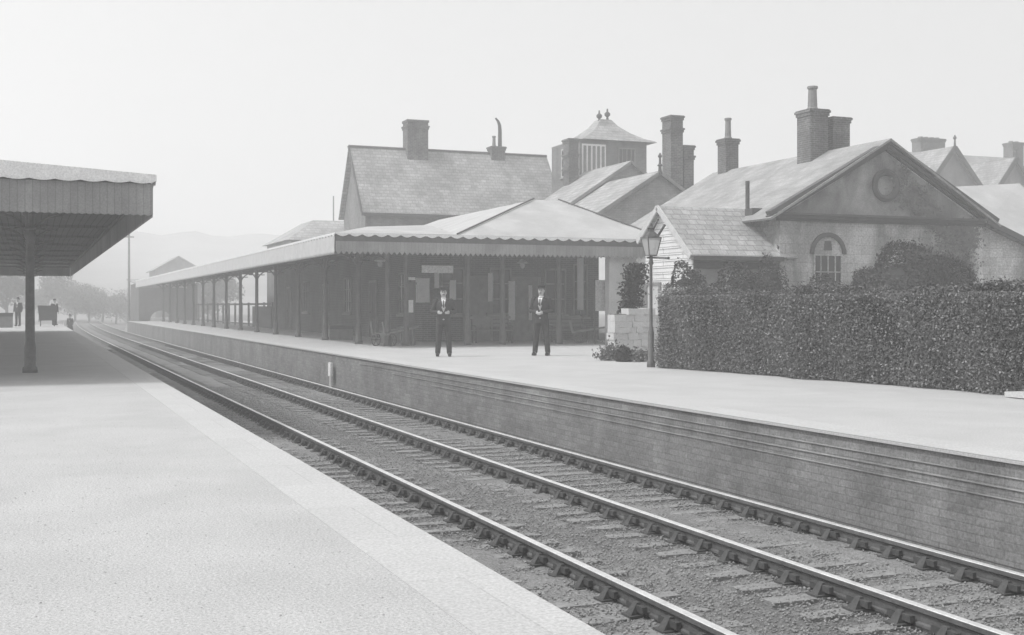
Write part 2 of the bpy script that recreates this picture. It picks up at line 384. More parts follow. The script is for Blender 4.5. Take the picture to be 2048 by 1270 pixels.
def post(mb_, x, y, h, top):                      # turned iron column
    mb_.lathe(x, y, [(.14, 0), (.14, .1), (.11, .14), (.11, .5), (.1, .56), (.09, .62), (.08, h-.5), (.11, h-.46), (.11, h-.4), (.085, h-.36), (.085, h-.08), (.15, h-.03), (.15, h)], 12)
def bracket(mb_, x, y, h, dx, dy, L=1.1, Hh=.85):
    pts = []
    for i in range(9):
        t = i/8*math.pi/2; pts.append((x+dx*L*(1-math.cos(t)), y+dy*L*(1-math.cos(t)), h-Hh+Hh*math.sin(t)-.02))
    mb_.tube(pts, .03, 6)
    mb_.lathe(x+dx*L*.33, y+dy*L*.33, [(.1, h-.33), (.12, h-.31), (.1, h-.29)], 8)

# near canopy (left) : x -6.2..2, y 22..68
lc = thing('platform_canopy', (-2, 22, 0), 'dark ridged canopy over the near platform, cut by the left edge of the photo', 'canopy')
YL0, YL1 = 22., 68.
mb = MB()
mb.slab([(2.02, YL0-.12, 3.57), (2.02, YL1, 3.57), (-1.8, YL1, 3.8), (-1.8, YL0-.12, 3.8)], .04)
mb.slab([(-1.8, YL0-.12, 3.8), (-1.8, YL1, 3.8), (-6.2, YL1, 3.57), (-6.2, YL0-.12, 3.57)], .04)
rf = mb.build('roof', M.zinc, lc)
mb = MB()
for k in range(10): mb.beam((-6.1+k*.42, YL0-.1, 3.585+k*.02), (-6.1+k*.42, YL1, 3.585+k*.02), .05, .04)
for k in range(9): mb.beam((-1.55+k*.42, YL0-.1, 3.8-k*.025), (-1.55+k*.42, YL1, 3.8-k*.025), .05, .05)
mb.build('roof_roll', M.zinc, rf)
mb = MB(); scallop(mb, (-6.1, YL0-.145, 3.5), (2.02, YL0-.145, 3.5), .04, .41, (0, -1, 0))
scallop(mb, (2.04, YL0-.12, 3.55), (2.04, YL1, 3.55), .1, .41, (1, 0, 0)); mb.build('edge_flashing', M.white, lc)
mb = MB(); mb.extr([(2.06, 3.5), (2.06, 3.62), (-1.8, 3.85), (-6.2, 3.62), (-6.2, 3.5)], YL0-.17, YL0-.14, lambda a, b, dd: (a, dd, b)); mb.build('edge_board', M.white, lc)
mb = MB(); mb.box(-6.1, 1.97, YL0-.05, YL0+.03, 3.36, 3.5); mb.box(1.9, 1.98, YL0+.03, YL1-.03, 3.34, 3.5); mb.box(-6.1, 1.97, YL1-.03, YL1+.05, 3.36, 3.5)
mb.box(-6.18, -6.1, YL0-.05, YL1+.05, 3.34, 3.5); mb.build('fascia', M.ironp, lc)
mb = MB(); valance(mb, (-6.1, YL0-.075, 0), (1.98, YL0-.075, 0), 2.9, 3.46, (0, -1, 0), cut=.025); mb.build('end_valance', M.val, lc)
mb = MB(); valance(mb, (1.985, YL0-.05, 0), (1.985, YL1+.05, 0), 2.88, 3.46, (1, 0, 0)); valance(mb, (-6.1, YL1+.06, 0), (1.98, YL1+.06, 0), 2.88, 3.46, (0, 1, 0))
valance(mb, (-6.2, YL0-.05, 0), (-6.2, YL1+.05, 0), 2.88, 3.46, (-1, 0, 0)); mb.build('side_valance', M.val, lc)
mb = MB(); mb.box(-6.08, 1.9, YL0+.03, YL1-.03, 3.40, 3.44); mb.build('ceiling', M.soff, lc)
mb = MB()
for k in range(10): mb.box(-6, 1.88, YL0+1.+k*4.9, YL0+1.1+k*4.9, 3.33, 3.4)
for x in (-2.2, 0.0): mb.box(x-.08, x+.08, YL0+.05, YL1-.05, 3.16, 3.235)
mb.build('girder', M.soff, lc)
mbp = MB()
for k in range(9):
    mbp = MB(); y = 25.6+k*5.05; post(mbp, 0.0, y, 3.16, 0); 
    for dx, dy in ((-1, 0), (1, 0), (0, -1), (0, 1)): bracket(mbp, 0, y, 3.16, dx*.75, dy*.75, .8, .62)
    mbp.build('post', M.ironp, lc, smooth=True)

# far canopy (station side)
rc = thing('platform_canopy', (14, 36.6, 0), 'long grey station canopy with pale hipped roof over the far platform', 'canopy')
X0, XM, X1 = 8.8, 12.8, 19.9; Y0, Y1 = 36.6, 112.; ZE = 3.6
mb = MB()
def tri(mb, *p): mb.slab(list(p), .045)
XR, YR, ZR = 17.3, 40.9, 5.25; YB = 52.
# strip beside the track
mb.slab([(X0, Y0, ZE), (XM, Y0+.001, ZE+.02), (XM, Y0+3, 4.12), (X0+1.7, Y0+2.5, 3.98), ], .045)
mb.slab([(X0, Y0, ZE), (X0+1.7, Y0+2.5, 3.98), (X0+1.7, Y1, 3.98), (X0, Y1, ZE)], .045)
mb.slab([(X0+1.7, Y0+2.5, 3.98), (XM+.5, Y0+3, 4.0), (XM+.5, Y1, 4.0), (X0+1.7, Y1, 3.98)], .045)
# hipped roof over the head of the platform
mb.slab([(XM, Y0-.002, ZE+.01), (X1+.6, Y0-.002, ZE+.01), (XR+1, YR, ZR), (XR, YR, ZR)], .045)
mb.slab([(XM, Y0, ZE+.01), (XR, YR, ZR), (XR, YB, ZR), (XM, YB, ZE+.01)], .045)
mb.slab([(X1+.6, Y0, ZE+.01), (X1+.6, YB, ZE+.01), (XR+1, YB, ZR), (XR+1, YR, ZR)], .045)
mb.slab([(XR, YR, ZR), (XR+1, YR, ZR), (XR+1, YB, ZR), (XR, YB, ZR)], .045)
rf = mb.build('roof', M.zinc, rc)
mb = MB(); mb.tube([(XM, Y0, ZE+.05), (XR, YR, ZR+.05)], .032, 6); mb.tube([(X1+.6, Y0, ZE+.05), (XR+1, YR, ZR+.05)], .03, 6); mb.build('hip_flashing', M.trim, rf)
mb = MB(); scallop(mb, (X0, Y0-.04, ZE), (X1+.6, Y0-.04, ZE), .11, .42, (0, -1, 0)); scallop(mb, (X0-.02, Y0-.04, ZE), (X0-.02, Y1, ZE), .1, .42, (-1, 0, 0)); mb.build('edge_flashing', M.white, rc)
mb = MB(); mb.box(X0, X1, Y0, Y0+.08, 3.33, 3.545); mb.box(X0, X0+.08, Y0+.08, Y1, 3.33, 3.54); mb.box(X0, XM+.4, Y1, Y1+.08, 3.33, 3.54); mb.build('fascia', M.ironp, rc)
mb = MB(); valance(mb, (X0, Y0-.025, 0), (X1, Y0-.025, 0), 2.93, 3.34, (0, -1, 0), step=.17, cut=.1); mb.build('end_valance', M.val, rc)
mb = MB(); valance(mb, (X0-.025, Y0, 0), (X0-.025, Y1, 0), 2.93, 3.5, (-1, 0, 0), step=.17, cut=.1); valance(mb, (X0, Y1+.1, 0), (XM+.4, Y1+.1, 0), 2.95, 3.5, (0, 1, 0)); mb.build('side_valance', M.pale, rc)
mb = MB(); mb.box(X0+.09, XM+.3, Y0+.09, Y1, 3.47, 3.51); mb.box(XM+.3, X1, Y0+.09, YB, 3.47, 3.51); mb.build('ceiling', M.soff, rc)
mb = MB()
for k in range(15): mb.box(X0+.1, XM+.2, Y0+4+k*5.05, Y0+4.14+k*5.05, 3.3, 3.465)
mb.box(10.52, 10.68, Y0+.1, Y1-.2, 3.2, 3.295); mb.build('girder', M.wooddk, rc)
PY = [40.7+5.05*k for k in range(14)]
for y in PY:
    m_ = MB(); post(m_, 10.6, y, 3.2, 0); 
    for dx, dy in ((-1, 0), (1, 0), (0, -1), (0, 1)): bracket(m_, 10.6, y, 3.2, dx, dy, .9, .7)
    m_.build('post', M.ironp, rc, smooth=True)
for x in (at(775, 38.4)[0], at(812, 38.4)[0], 13.8, at(1005, 38.4)[0], 17.2):
    m_ = MB(); post(m_, x, 38.4, 3.45, 0); bracket(m_, x, 38.4, 3.45, -1, 0, .9, .7); bracket(m_, x, 38.4, 3.45, 1, 0, .9, .7); m_.build('post', M.ironp, rc, smooth=True)

# ------------------------------------------------------------------ building helpers
def window(parent, face, c, y, z0, z1, w, arch=False, panes=(2, 3), fm=None, name='window'):
    """face 'y': wall plane y, facing -Y, centred on x=c.  face 'x': wall plane x=y, facing -X, centred on y=c."""
    fm = fm or M.pale; fr = MB(); pn = MB(); h = w/2
    def bx(mb, a0, a1, o0, o1, b0, b1):
        if face == 'y': mb.box(a0, a1, y+o0, y+o1, b0, b1)
        else: mb.box(y+o0, y+o1, a0, a1, b0, b1)
    t = .06
    bx(fr, c-h, c-h+t, -.05, .02, z0, z1); bx(fr, c+h-t, c+h, -.05, .02, z0, z1)
    bx(fr, c-h+t, c+h-t, -.05, .02, z0, z0+t); bx(fr, c-h+t, c+h-t, -.05, .02, z1-t, z1)
    for i in range(1, panes[0]):
        a = c-h+w*i/panes[0]; bx(fr, a-.018, a+.018, -.04, -.005, z0+t, z1-t)
    for i in range(1, panes[1]):
        q = z0+(z1-z0)*i/panes[1]; bx(fr, c-h+t, c+h-t, -.043, -.008, q-.018, q+.018)
    bx(pn, c-h+t, c+h-t, -.003, -.001, z0+t, z1-t)
    o = fr.build(name, fm, parent); pn.build('pane', M.glass, o)
    sl_ = MB(); bx(sl_, c-h-.08, c+h+.08, -.12, -.002, z0-.09, z0-.003); sl_.build('sill', M.stone2, o)
    return o
def door(parent, face, c, y, z1, w, m=None):
    dm = MB(); h = w/2
    def bx(mb, a0, a1, o0, o1, b0, b1):
        if face == 'y': mb.box(a0, a1, y+o0, y+o1, b0, b1)
        else: mb.box(y+o0, y+o1, a0, a1, b0, b1)
    bx(dm, c-h, c+h, -.03, 0.01, .01, z1)
    for a in (-.5, .5):
        for q0, q1 in ((.15, .75), (.85, z1-.2)): bx(dm, c+a*h-h*.33, c+a*h+h*.33, -.045, -.031, q0, q1)
    o = dm.build('door', m or M.wooddk, parent)
    f = MB(); bx(f, c-h-.09, c-h-.002, -.07, .01, .01, z1+.09); bx(f, c+h+.002, c+h+.09, -.07, .01, .01, z1+.09); bx(f, c-h, c+h, -.07, .01, z1+.002, z1+.09); f.build('door_frame', M.wood, o)
    k = MB(); k.ball((c+h*.7, y-.07, 1.05) if face == 'y' else (y-.07, c+h*.7, 1.05), .035, 8, 5); k.build('handle', M.iron, o)
    return o
def chimney(parent, x, y, z0, z1, w, dp, pots=(), cor=(.0,), m=None, taper=0.):
    mb = MB(); mb.box(x-w/2, x+w/2, y-dp/2, y+dp/2, z0, z1-.12)
    for q in cor:
        z = z1-q-.12; mb.box(x-w/2-.035, x+w/2+.035, y-dp/2-.035, y+dp/2+.035, z-.09, z+.02); mb.box(x-w/2-.07, x+w/2+.07, y-dp/2-.07, y+dp/2+.07, z+.02, z+.1)
    mb.box(x-w/2-.04, x+w/2+.04, y-dp/2-.04, y+dp/2+.04, z1-.119, z1)
    o = mb.build('chimney', m or M.brick, parent)
    for (dx, dy, h, r) in pots:
        p = MB(); p.lathe(x+dx, y+dy, [(r*1.2, z1), (r*1.2, z1+.06), (r, z1+.1), (r*.85, z1+h-.1), (r*1.1, z1+h-.08), (r*1.1, z1+h)], 10); p.build('chimney_pot', M.pot, o, smooth=False)
    return o
def wallbox(mb, x0, x1, y0, y1, z0, z1): mb.box(x0, x1, y0, y1, z0, z1)

# ------------------------------------------------------------------ the pedimented building (right)
gb = thing('pedimented_building', (26.1, 32.1, 0), 'single storey stuccoed building with a broad pediment, round medallion and arched window', 'building')
gx0, gx1, gy0, gy1 = 22.0, 30.2, 32.1, 42.6; ze = 4.2; xr = 26.1; zr = 6.72
mb = MB(); prof = [(gx0, -.05), (gx1, -.05), (gx1, ze), (xr, zr-.22), (gx0, ze)]
mb.extr(prof, gy0, gy1, lambda a, b, dd: (a, dd, b)); mb.build('wall', M.stucco, gb)
mb = MB(); ov = .55; sl_ = (zr-ze-.1)/(xr-gx0)
mb.slab([(gx0-ov, gy0-.35, ze+.1-ov*sl_+.1), (xr, gy0-.35, zr+.08), (xr, gy1+.2, zr+.08), (gx0-ov, gy1+.2, ze+.1-ov*sl_+.1)], .07)
mb.slab([(xr, gy0-.35, zr+.08), (gx1+ov, gy0-.35, ze+.1-ov*sl_+.1), (gx1+ov, gy1+.2, ze+.1-ov*sl_+.1), (xr, gy1+.2, zr+.08)], .07)
grf = mb.build('roof', M.slate_l, gb)
# cornices of the pediment
mb = MB()
for (z0, z1, o) in ((4.02, 4.10, .10), (4.10, 4.20, .2), (4.2, 4.27, .3)): mb.box(gx0-o, gx1+o, gy0-o, gy0-.002, z0, z1)
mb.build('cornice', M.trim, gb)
mb = MB()
for s in (-1, 1):
    xa = xr+s*(xr-gx0+.48); za = 4.22
    for (o, w_, dz) in ((.30, .14, -.04), (.20, .12, -.17), (.12, .08, -.27)):
        p = Vector((xa, 0, za+dz+.05)); q = Vector((xr, 0, zr+dz+.03)); n_ = Vector((-(q.z-p.z), 0, q.x-p.x)).normalized(); n_ = n_ if n_.z > 0 else -n_
        a = [p+n_*w_/2, q+Vector((0, 0, w_/2)), q-Vector((0, 0, w_/2)), p-n_*w_/2]
        mb.add([(v.x, gy0-o, v.z) for v in a]+[(v.x, gy0-.003, v.z) for v in a], [(0,1,2,3),(7,6,5,4),(0,4,5,1),(1,5,6,2),(2,6,7,3),(3,7,4,0)])
mb.build('raking_cornice', M.trim, gb)
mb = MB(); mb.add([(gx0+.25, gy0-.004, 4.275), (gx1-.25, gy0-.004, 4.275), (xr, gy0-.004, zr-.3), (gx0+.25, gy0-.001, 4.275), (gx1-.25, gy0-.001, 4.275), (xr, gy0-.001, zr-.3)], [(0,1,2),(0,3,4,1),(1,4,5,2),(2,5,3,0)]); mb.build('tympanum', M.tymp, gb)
mxc, md = at(1770, gy0); mz = zat(371, md)
mb = MB(); n = 32; ring = []
for (r, o) in ((.54, .0), (.54, .09), (.46, .14), (.36, .09), (.32, .0)):
    ring.append([(mxc+r*math.cos(2*math.pi*k/n), gy0-o-.001, mz+r*math.sin(2*math.pi*k/n)) for k in range(n)])
V = [p for q in ring for p in q]; mb.add(V, [(i*n+k, i*n+(k+1) % n, (i+1)*n+(k+1) % n, (i+1)*n+k) for i in range(4) for k in range(n)])
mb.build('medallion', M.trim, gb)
# arched window
wx, wd = at(1655, gy0); wz0, wz1 = zat(590, wd), zat(508, wd); ww = 1.12
wo = window(gb, 'y', wx, gy0-.0, 1.25, wz1, ww, panes=(4, 3), fm=M.stucco)
mb = MB(); n = 16; r0, r1 = ww/2, ww/2+.13
V = []
for k in range(n+1):
    a = math.pi*k/n
    for r, o in ((r0, 0), (r0, .08), (r1, .08), (r1, 0)): V.append((wx+r*math.cos(a), gy0-o-.001, wz1+r*math.sin(a)))
mb.add(V, [(k*4+j, k*4+j+1, k*4+5+j, k*4+4+j) for k in range(n) for j in range(3)])
mb.build('window_arch', M.trim, wo)
mb = MB(); V = [(wx, gy0-.012, wz1)]+[(wx+r0*math.cos(math.pi*k/n), gy0-.012, wz1+r0*math.sin(math.pi*k/n)) for k in range(n+1)]
mb.add(V, [(0, k+2, k+1) for k in range(n)]); mb.build('fanlight', M.stucco, wo)
mb = MB(); mb.add([(wx-.16, gy0-.03, wz1+.12), (wx+.16, gy0-.03, wz1+.12), (wx+.12, gy0-.03, wz1+.42), (wx-.12, gy0-.03, wz1+.42), (wx-.16, gy0-.013, wz1+.12), (wx+.16, gy0-.013, wz1+.12), (wx+.12, gy0-.013, wz1+.42), (wx-.12, gy0-.013, wz1+.42)], [(0,1,2,3),(0,4,5,1),(1,5,6,2),(2,6,7,3),(3,7,4,0)]); mb.build('vent', M.iron, wo)
# corner pilasters
for px_ in (gx0, gx1-.55):
    MB().box(px_, px_+.55, gy0-.06, gy0-.002, -.05, 4.02).build('pilaster', M.stucco, gb)
# right annex: lean-to wall with raking verge and small arched openings
mb = MB(); rx0, rx1 = 30.203, 35.; mb.extr([(rx0, -.05), (rx1, -.05), (rx1, 2.4), (rx0, 4.1)], gy0+.05, gy0+7, lambda a, b, dd: (a, dd, b)); mb.build('annex_wall', M.stucco, gb)
mb = MB(); mb.slab([(rx0-.05, gy0-.25, 4.28), (rx1+.5, gy0-.25, 2.36), (rx1+.5, gy0+7.2, 2.36), (rx0-.05, gy0+7.2, 4.28)], .1); mb.build('annex_roof', M.slate, gb)
mb = MB(); mb.beam((rx0, gy0-.28, 4.2), (rx1+.5, gy0-.28, 2.26), .05, .2); mb.build('verge_board', M.trim, gb)
for q in (2012, 2050, 2088):
    ax_, ad = at(q, gy0+.05); az = zat(583, ad); o = MB(); n = 12; V = []
    for k in range(n+1):
        a = math.pi*k/n
        for r, oo in ((.24, 0), (.24, .06), (.36, .06), (.36, 0)): V.append((ax_+r*math.cos(a), gy0+.05-oo-.001, az+r*math.sin(a)))
    o.add(V, [(k*4+j, k*4+j+1, k*4+5+j, k*4+4+j) for k in range(n) for j in range(3)]); oo_ = o.build('blind_arch', M.trim, gb)
    MB().box(ax_-.24, ax_+.24, gy0+.038, gy0+.049, 0.8, az).build('pane', M.glass, oo_)
# chimneys on the ridge
cx = 26.2
o = chimney(gb, at(1625, 35.5)[0], 35.5, 5.9, 8.25, .74, .8, pots=((0, 0, .85, .17),), cor=(.02,))
o['label'] = 'left stack of the big pair, with a tall square pot'
chimney(gb, at(1668, 35.5)[0]+.06, 35.55, 5.9, 8.03, .72, .8, pots=(), cor=(.0,))
chimney(gb, at(1456, 41.7)[0], 41.7, 6.0, 8.05, .6, .6, pots=((0, 0, .85, .13),), cor=(.02,))

# ------------------------------------------------------------------ weatherboarded wing
wb = thing('weatherboarded_outbuilding', (20.4, 34, 0), 'low slated outbuilding with a white weatherboarded gable end behind the hedge', 'outbuilding')
wx0, wx1, wy0, wy1, wyr, wze, wzr, wzf = 18.9, 21.99, 32.16, 35.2, 34.0, 2.98, 4.5, 3.6
mb = MB(); mb.extr([(wy0, 0), (wy1, 0), (wy1, wzf), (wyr, wzr-.08), (wy0, wze)], wx0+.03, wx1, lambda a, b, dd: (dd, a, b)); mb.build('wall', M.stone2, wb)
mb = MB(); mb.extr([(wy0-.01, 0), (wy1, 0), (wy1, wzf), (wyr, wzr-.07), (wy0-.01, wze)], wx0, wx0+.028, lambda a, b, dd: (dd, a, b))
for k in range(22):
    z = .15+k*.2
    ya, yb = wy0-.01, wy1
    if z > wze: t = (z-wze)/(wzr-wze); ya += (wyr-wy0)*t; yb -= (wy1-wyr)*t
    if z < wzr-.15: mb.box(wx0-.022, wx0-.002, ya+.03, yb-.03, z, z+.025)
mb.build('weatherboarding', M.boards, wb)
mb = MB(); mb.slab([(wx0-.2, wy0-.25, wze-.12), (wx1+.6, wy0-.25, wze-.12), (wx1+.6, wyr, wzr+.03), (wx0-.2, wyr, wzr+.03)], .06)
mb.slab([(wx0-.2, wyr, wzr+.03), (wx1+.6, wyr, wzr+.03), (wx1+.6, wy1+.2, wzf-.14), (wx0-.2, wy1+.2, wzf-.14)], .06); mb.build('roof', M.slate, wb)
mb = MB(); mb.box(wx0-.2, wx1-.02, wy0-.4, wy0-.26, wze-.26, wze-.12); mb.box(wx0+.03, wx1, wy0-.06, wy0-.002, wze-.5, wze-.3); mb.build('gutter', M.iron, wb)
mb = MB(); mb.beam((wx0-.22, wy0-.25, wze-.16), (wx0-.22, wyr, wzr-.02), .05, .18); mb.beam((wx0-.22, wyr, wzr-.02), (wx0-.22, wy1+.18, wzf-.16), .05, .18); mb.build('bargeboard', M.pale, wb)
fl = [(at(p, Yq)[0], Yq-.1, zat(q, at(p, Yq)[1])+.05) for p, q, Yq in ((1502, 430, 33.95), (1524, 442, 33.5), (1543, 464, 32.9), (1556, 500, 32.2))]
MB().tube(fl, .075, 6).build('flashing', M.iron, wb)
window(wb, 'y', 20.6, wy0-.001, 1.1, 2.3, 1.0, panes=(3, 2))
door(wb, 'x', 34.6, wx0-.001, 2.0, .8, M.pale)
mb = MB(); sx, sd = at(1495, wyr-.3); mb.tube([(sx, wyr-.3, 3.9), (sx, wyr-.3, zat(362, sd))], .07, 8); mb.box(sx-.09, sx+.42, wyr-.72, wyr-.28, 3.85, zat(418, sd)); mb.build('stove_pipe', M.iron, wb)

# ------------------------------------------------------------------ station house (behind canopy) with lantern turret and gabled wings
sh = thing('station_house', (25, 46, 0), 'tall station house with gabled wings, tall chimneys and a turret with two finials', 'building')
def gable_wing(x, zt, half, pitch, y0, y1, wm, rm, z0=3.9):
    zl = zt-half*pitch
    mb = MB(); mb.extr([(x-half, z0), (x+half, z0), (x+half, zl), (x, zt), (x-half, zl)], y0, y1, lambda a, b, dd: (a, dd, b)); mb.build('wall', wm, sh)
    mb = MB(); e = .3
    mb.slab([(x-half-e, y0-.2, zl-e*pitch+.08), (x, y0-.2, zt+.08), (x, y1, zt+.08), (x-half-e, y1, zl-e*pitch+.08)], .07)
    mb.slab([(x, y0-.2, zt+.08), (x+half+e, y0-.2, zl-e*pitch+.08), (x+half+e, y1, zl-e*pitch+.08), (x, y1, zt+.08)], .07)
    r = mb.build('roof', rm, sh)
    mb = MB(); mb.beam((x-half-e, y0-.23, zl-e*pitch), (x, y0-.23, zt), .05, .14); mb.beam((x+half+e, y0-.23, zl-e*pitch), (x, y0-.23, zt), .05, .14); mb.build('bargeboard', M.stone2, r)
    return r
r1 = gable_wing(25.3, 7.1, 4.6, .63, 46, 54, M.brickp, M.slate)
mb = MB(); mb.lathe(25.3, 45.8, [(.1, 7.0), (.07, 7.35), (.13, 7.4), (.06, 7.48), (.05, 7.72), (.1, 7.8), (.02, 7.95)], 8); mb.build('finial', M.iron, r1)
r2 = gable_wing(26.5, 8.15, 4.4, .66, 51, 55.9, M.brickp, M.slate)
chimney(sh, at(1345, 48)[0], 48.0, 4, 9.95, .62, .8, pots=(), cor=(.0, .55))
chimney(sh, at(1371, 48)[0]+.04, 48.1, 4, 8.65, .5, .7, pots=(), cor=(.0, .45))
# turret
tx0, td0 = at(1160, 56); tx1, td1 = at(1293, 56); tz = zat(281, td1)
tu = MB(); tu.box(tx0, tx1, 56, 59.6, 5, tz-.12); tur = tu.build('turret', M.bmid, sh)
mb = MB(); txc = (tx0+tx1)/2+.28; hw = (tx1-tx0)/2+.22; prof = [(1.0, 0), (.97, .06), (.74, .26), (.5, .58), (.28, .98), (.15, 1.35)]
V = []
for (k, z) in prof: 
    for sx_, sy_ in ((-1,-1),(1,-1),(1,1),(-1,1)): V.append((txc+sx_*hw*k, 57.8+sy_*2.05*k, tz-.12+z))
mb.add(V, [(i*4+j, i*4+(j+1) % 4, i*4+4+(j+1) % 4, i*4+4+j) for i in range(5) for j in range(4)]+[(3,2,1,0), (20,21,22,23)]); mb.build('turret_roof', M.slate, tur)
for dx, dz in ((-.33, 0), (.15, .12)):
    mb = MB(); z = tz+.95+dz; mb.lathe(txc+dx, 57.8-.2, [(.1, z-.1), (.07, z+.25), (.05, z+.3), (.16, z+.4), (.16, z+.5), (.05, z+.6), (.04, z+.75)], 8); mb.build('finial', M.iron, tur)
mb = MB(); mb.box(tx0+.1, tx0+1.45, 55.94, 55.99, tz-1.95, tz-.35); w_ = mb.build('turret_window', M.white, tur)
mb = MB()
for k in range(5): mb.box(tx0+.17+k*.26, tx0+.33+k*.26, 55.925, 55.938, tz-1.85, tz-.45)
mb.build('pane', mat('pale_glass', .17, .2, 3, .2, 0), w_)
window(tur, 'y', (tx0+tx1)/2+.75, 55.999, tz-1.5, tz-.45, 1.0, panes=(4, 1), fm=M.stone2)
window(tur, 'x', 57.6, tx0-.001, tz-1.9, tz-.4, 1.3, panes=(3, 3))
chx, chd = at(1143, 55.5); chimney(sh, chx, 55.6, 5, zat(278, chd), .52, .7, cor=(.0, .75, 1.5))
# lower front range between canopy roof and wings
mb = MB(); mb.box(20.6, 29.9, 43.5, 45.98, 3.4, 4.2); mb.build('parapet_wall', M.bdark, sh)

# ------------------------------------------------------------------ big hipped/gabled hall (centre)
bh = thing('slate_roofed_hall', (21, 58, 0), 'big hall with a tall plain slate roof and one broad chimney behind the canopy', 'building')
ax0, ax1, ay0, ay1, aze, azr = 15.85, 26.9, 59.5, 64.0, 6.1, 9.75
mb = MB(); mb.box(ax0, ax1, ay0, ay1, 0, aze-.01); mb.build('wall', M.bmid, bh)
mb = MB(); e = .25
A = (ax0-e, ay0-e, aze-.05); Bq = (ax1+.1, ay0-e, aze-.05); Cq = (ax1+.1, ay1+e, aze-.05); D = (ax0-e, ay1+e, aze-.05); P = (ax0-e, 62, azr); Q = (ax1+.1, 62, azr)
mb.slab([A, Bq, Q, P], .08); mb.slab([P, Q, Cq, D], .08)
hr = mb.build('roof', M.slate, bh)
mb = MB(); mb.extr([(ay0, aze-.009), (ay1, aze-.009), (62, azr-.2)], ax1-.2, ax1-.003, lambda a, b, dd: (dd, a, b)); mb.build('gable_wall', M.bmid, bh); mb = MB(); mb.extr([(ay0, aze-.009), (ay1, aze-.009), (62, azr-.2)], ax0+.003, ax0+.2, lambda a, b, dd: (dd, a, b)); mb.build('gable_wall', M.bmid, bh)
mb = MB(); mb.tube([P, Q], .08, 6); mb.tube([A, P], .06, 6); mb.build('ridge_tile', M.trim, hr)
mb = MB(); mb.box(ax0-.3, ax1+.1, ay0-.42, ay0-.26, aze-.2, aze-.04); mb.build('gutter', M.iron, bh)
c1x, c1d = at(831, 62); chimney(bh, c1x, 62, 9, zat(242, c1d), 1.15, .9, cor=(.28,), m=M.brick)
c2x, c2d = at(993, 62); o = chimney(bh, c2x, 62, 9.2, zat(294, c2d), .8, .6, pots=((-.15, 0, .6, .1),), cor=(.0,))
mb = MB(); z = zat(294, c2d); mb.tube([(c2x+.2, 62, z-.1), (c2x+.2, 62, z+.9), (c2x+.18, 62, z+1.2), (c2x+.1, 62, z+1.42), (c2x-.06, 62, z+1.6)], [.12, .11, .1, .08, .05], 8); mb.build('bent_cowl', M.iron, o)
for k in range(5): window(bh, 'y', 16.9+k*2.1, ay0-.001, 4.3, 5.4, .9, panes=(2, 2))
# range under / behind the canopy: booking offices
bo = thing('booking_office', (16, 42.2, 0), 'dark brick booking office range with doors and windows under the canopy', 'building')
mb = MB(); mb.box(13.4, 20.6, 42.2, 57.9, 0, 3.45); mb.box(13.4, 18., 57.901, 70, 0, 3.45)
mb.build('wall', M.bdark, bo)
mb = MB(); mb.box(13.3, 18.1, 57.95, 70.1, 3.55, 4.4); mb.build('roof', M.slate, bo)
for (px_, kind_) in ((845, 'p'), (905, 'w'), (955, 'd'), (1000, 'w'), (1052, 'd'), (1110, 'w'), (1160, 'w2')):
    x, dd_ = at(px_, 42.2)
    if kind_ == 'w': window(bo, 'y', x, 42.199, 1.0, 2.75, .9, panes=(2, 3), fm=M.wood)
    if kind_ == 'w2': window(bo, 'y', x, 42.199, .9, 2.95, .62, panes=(2, 3), fm=M.wood)
    if kind_ == 'd': door(bo, 'y', x, 42.199, 2.35, 1.0, M.wood)
for k in range(6):
    y = 44.5+k*4.4
    if k % 2: door(bo, 'x', y, 13.399, 2.3, 1.0)
    else: window(bo, 'x', y, 13.399, 1.0, 2.6, 1.3, panes=(3, 3), fm=M.wood)
# low roofed block further along
lb = thing('low_hipped_store', (17, 78, 0), 'low hipped store building rising just behind the canopy, left of the slate hall', 'building')
mb = MB(); mb.box(13.6, 20, 74, 90, 3.5 if False else 0, 5.6) if False else mb.box(14.6, 21, 72, 80, 0, 5.3); mb.build('wall', M.stone2, lb)
mb = MB(); V = [(14.3, 71.7, 5.3), (21.3, 71.7, 5.3), (21.3, 80.3, 5.3), (14.3, 80.3, 5.3), (16.5, 74.5, 6.7), (19, 74.5, 6.7), (19, 78, 6.7), (16.5, 78, 6.7)]
mb.add(V, [(0,1,5,4),(1,2,6,5),(2,3,7,6),(3,0,4,7),(4,5,6,7),(3,2,1,0)]); mb.build('roof', M.slate, lb)
window(lb, 'x', 76, 14.599, 3.7, 4.9, 1.1)
# pale wall under the canopy, right end, and its notice board
pw = thing('pale_brick_wall', (19.5, 37.6, 0), 'pale brick wall standing under the right end of the far canopy', 'wall')
xa, _ = at(1218, 36.8); xb, _ = at(1272, 36.8)
MB().box(xa, xb, 36.78, 37.1, 0, 3.12).build('brickwork', M.pale, pw); MB().box(xa-.05, xb+.05, 36.76, 37.12, 3.12, 3.2).build('capping', M.stone2, pw)
xa2, dd2 = at(1190, 37.5); xb2, _ = at(1215, 37.5)
nb = thing('notice_board', (xa2, 37.5, 0), 'grey upright notice board beside the pale wall under the canopy', 'notice board')
MB().box(xa2, xb2, 37.48, 37.53, zat(622, dd2), zat(560, dd2)).build('panel', M.paper, nb)
MB().box(xa2-.03, xa2-.001, 37.47, 37.54, 0, zat(557, dd2)).build('post', M.wooddk, nb); MB().box(xb2+.001, xb2+.03, 37.47, 37.54, 0, zat(557, dd2)).build('post', M.wooddk, nb)

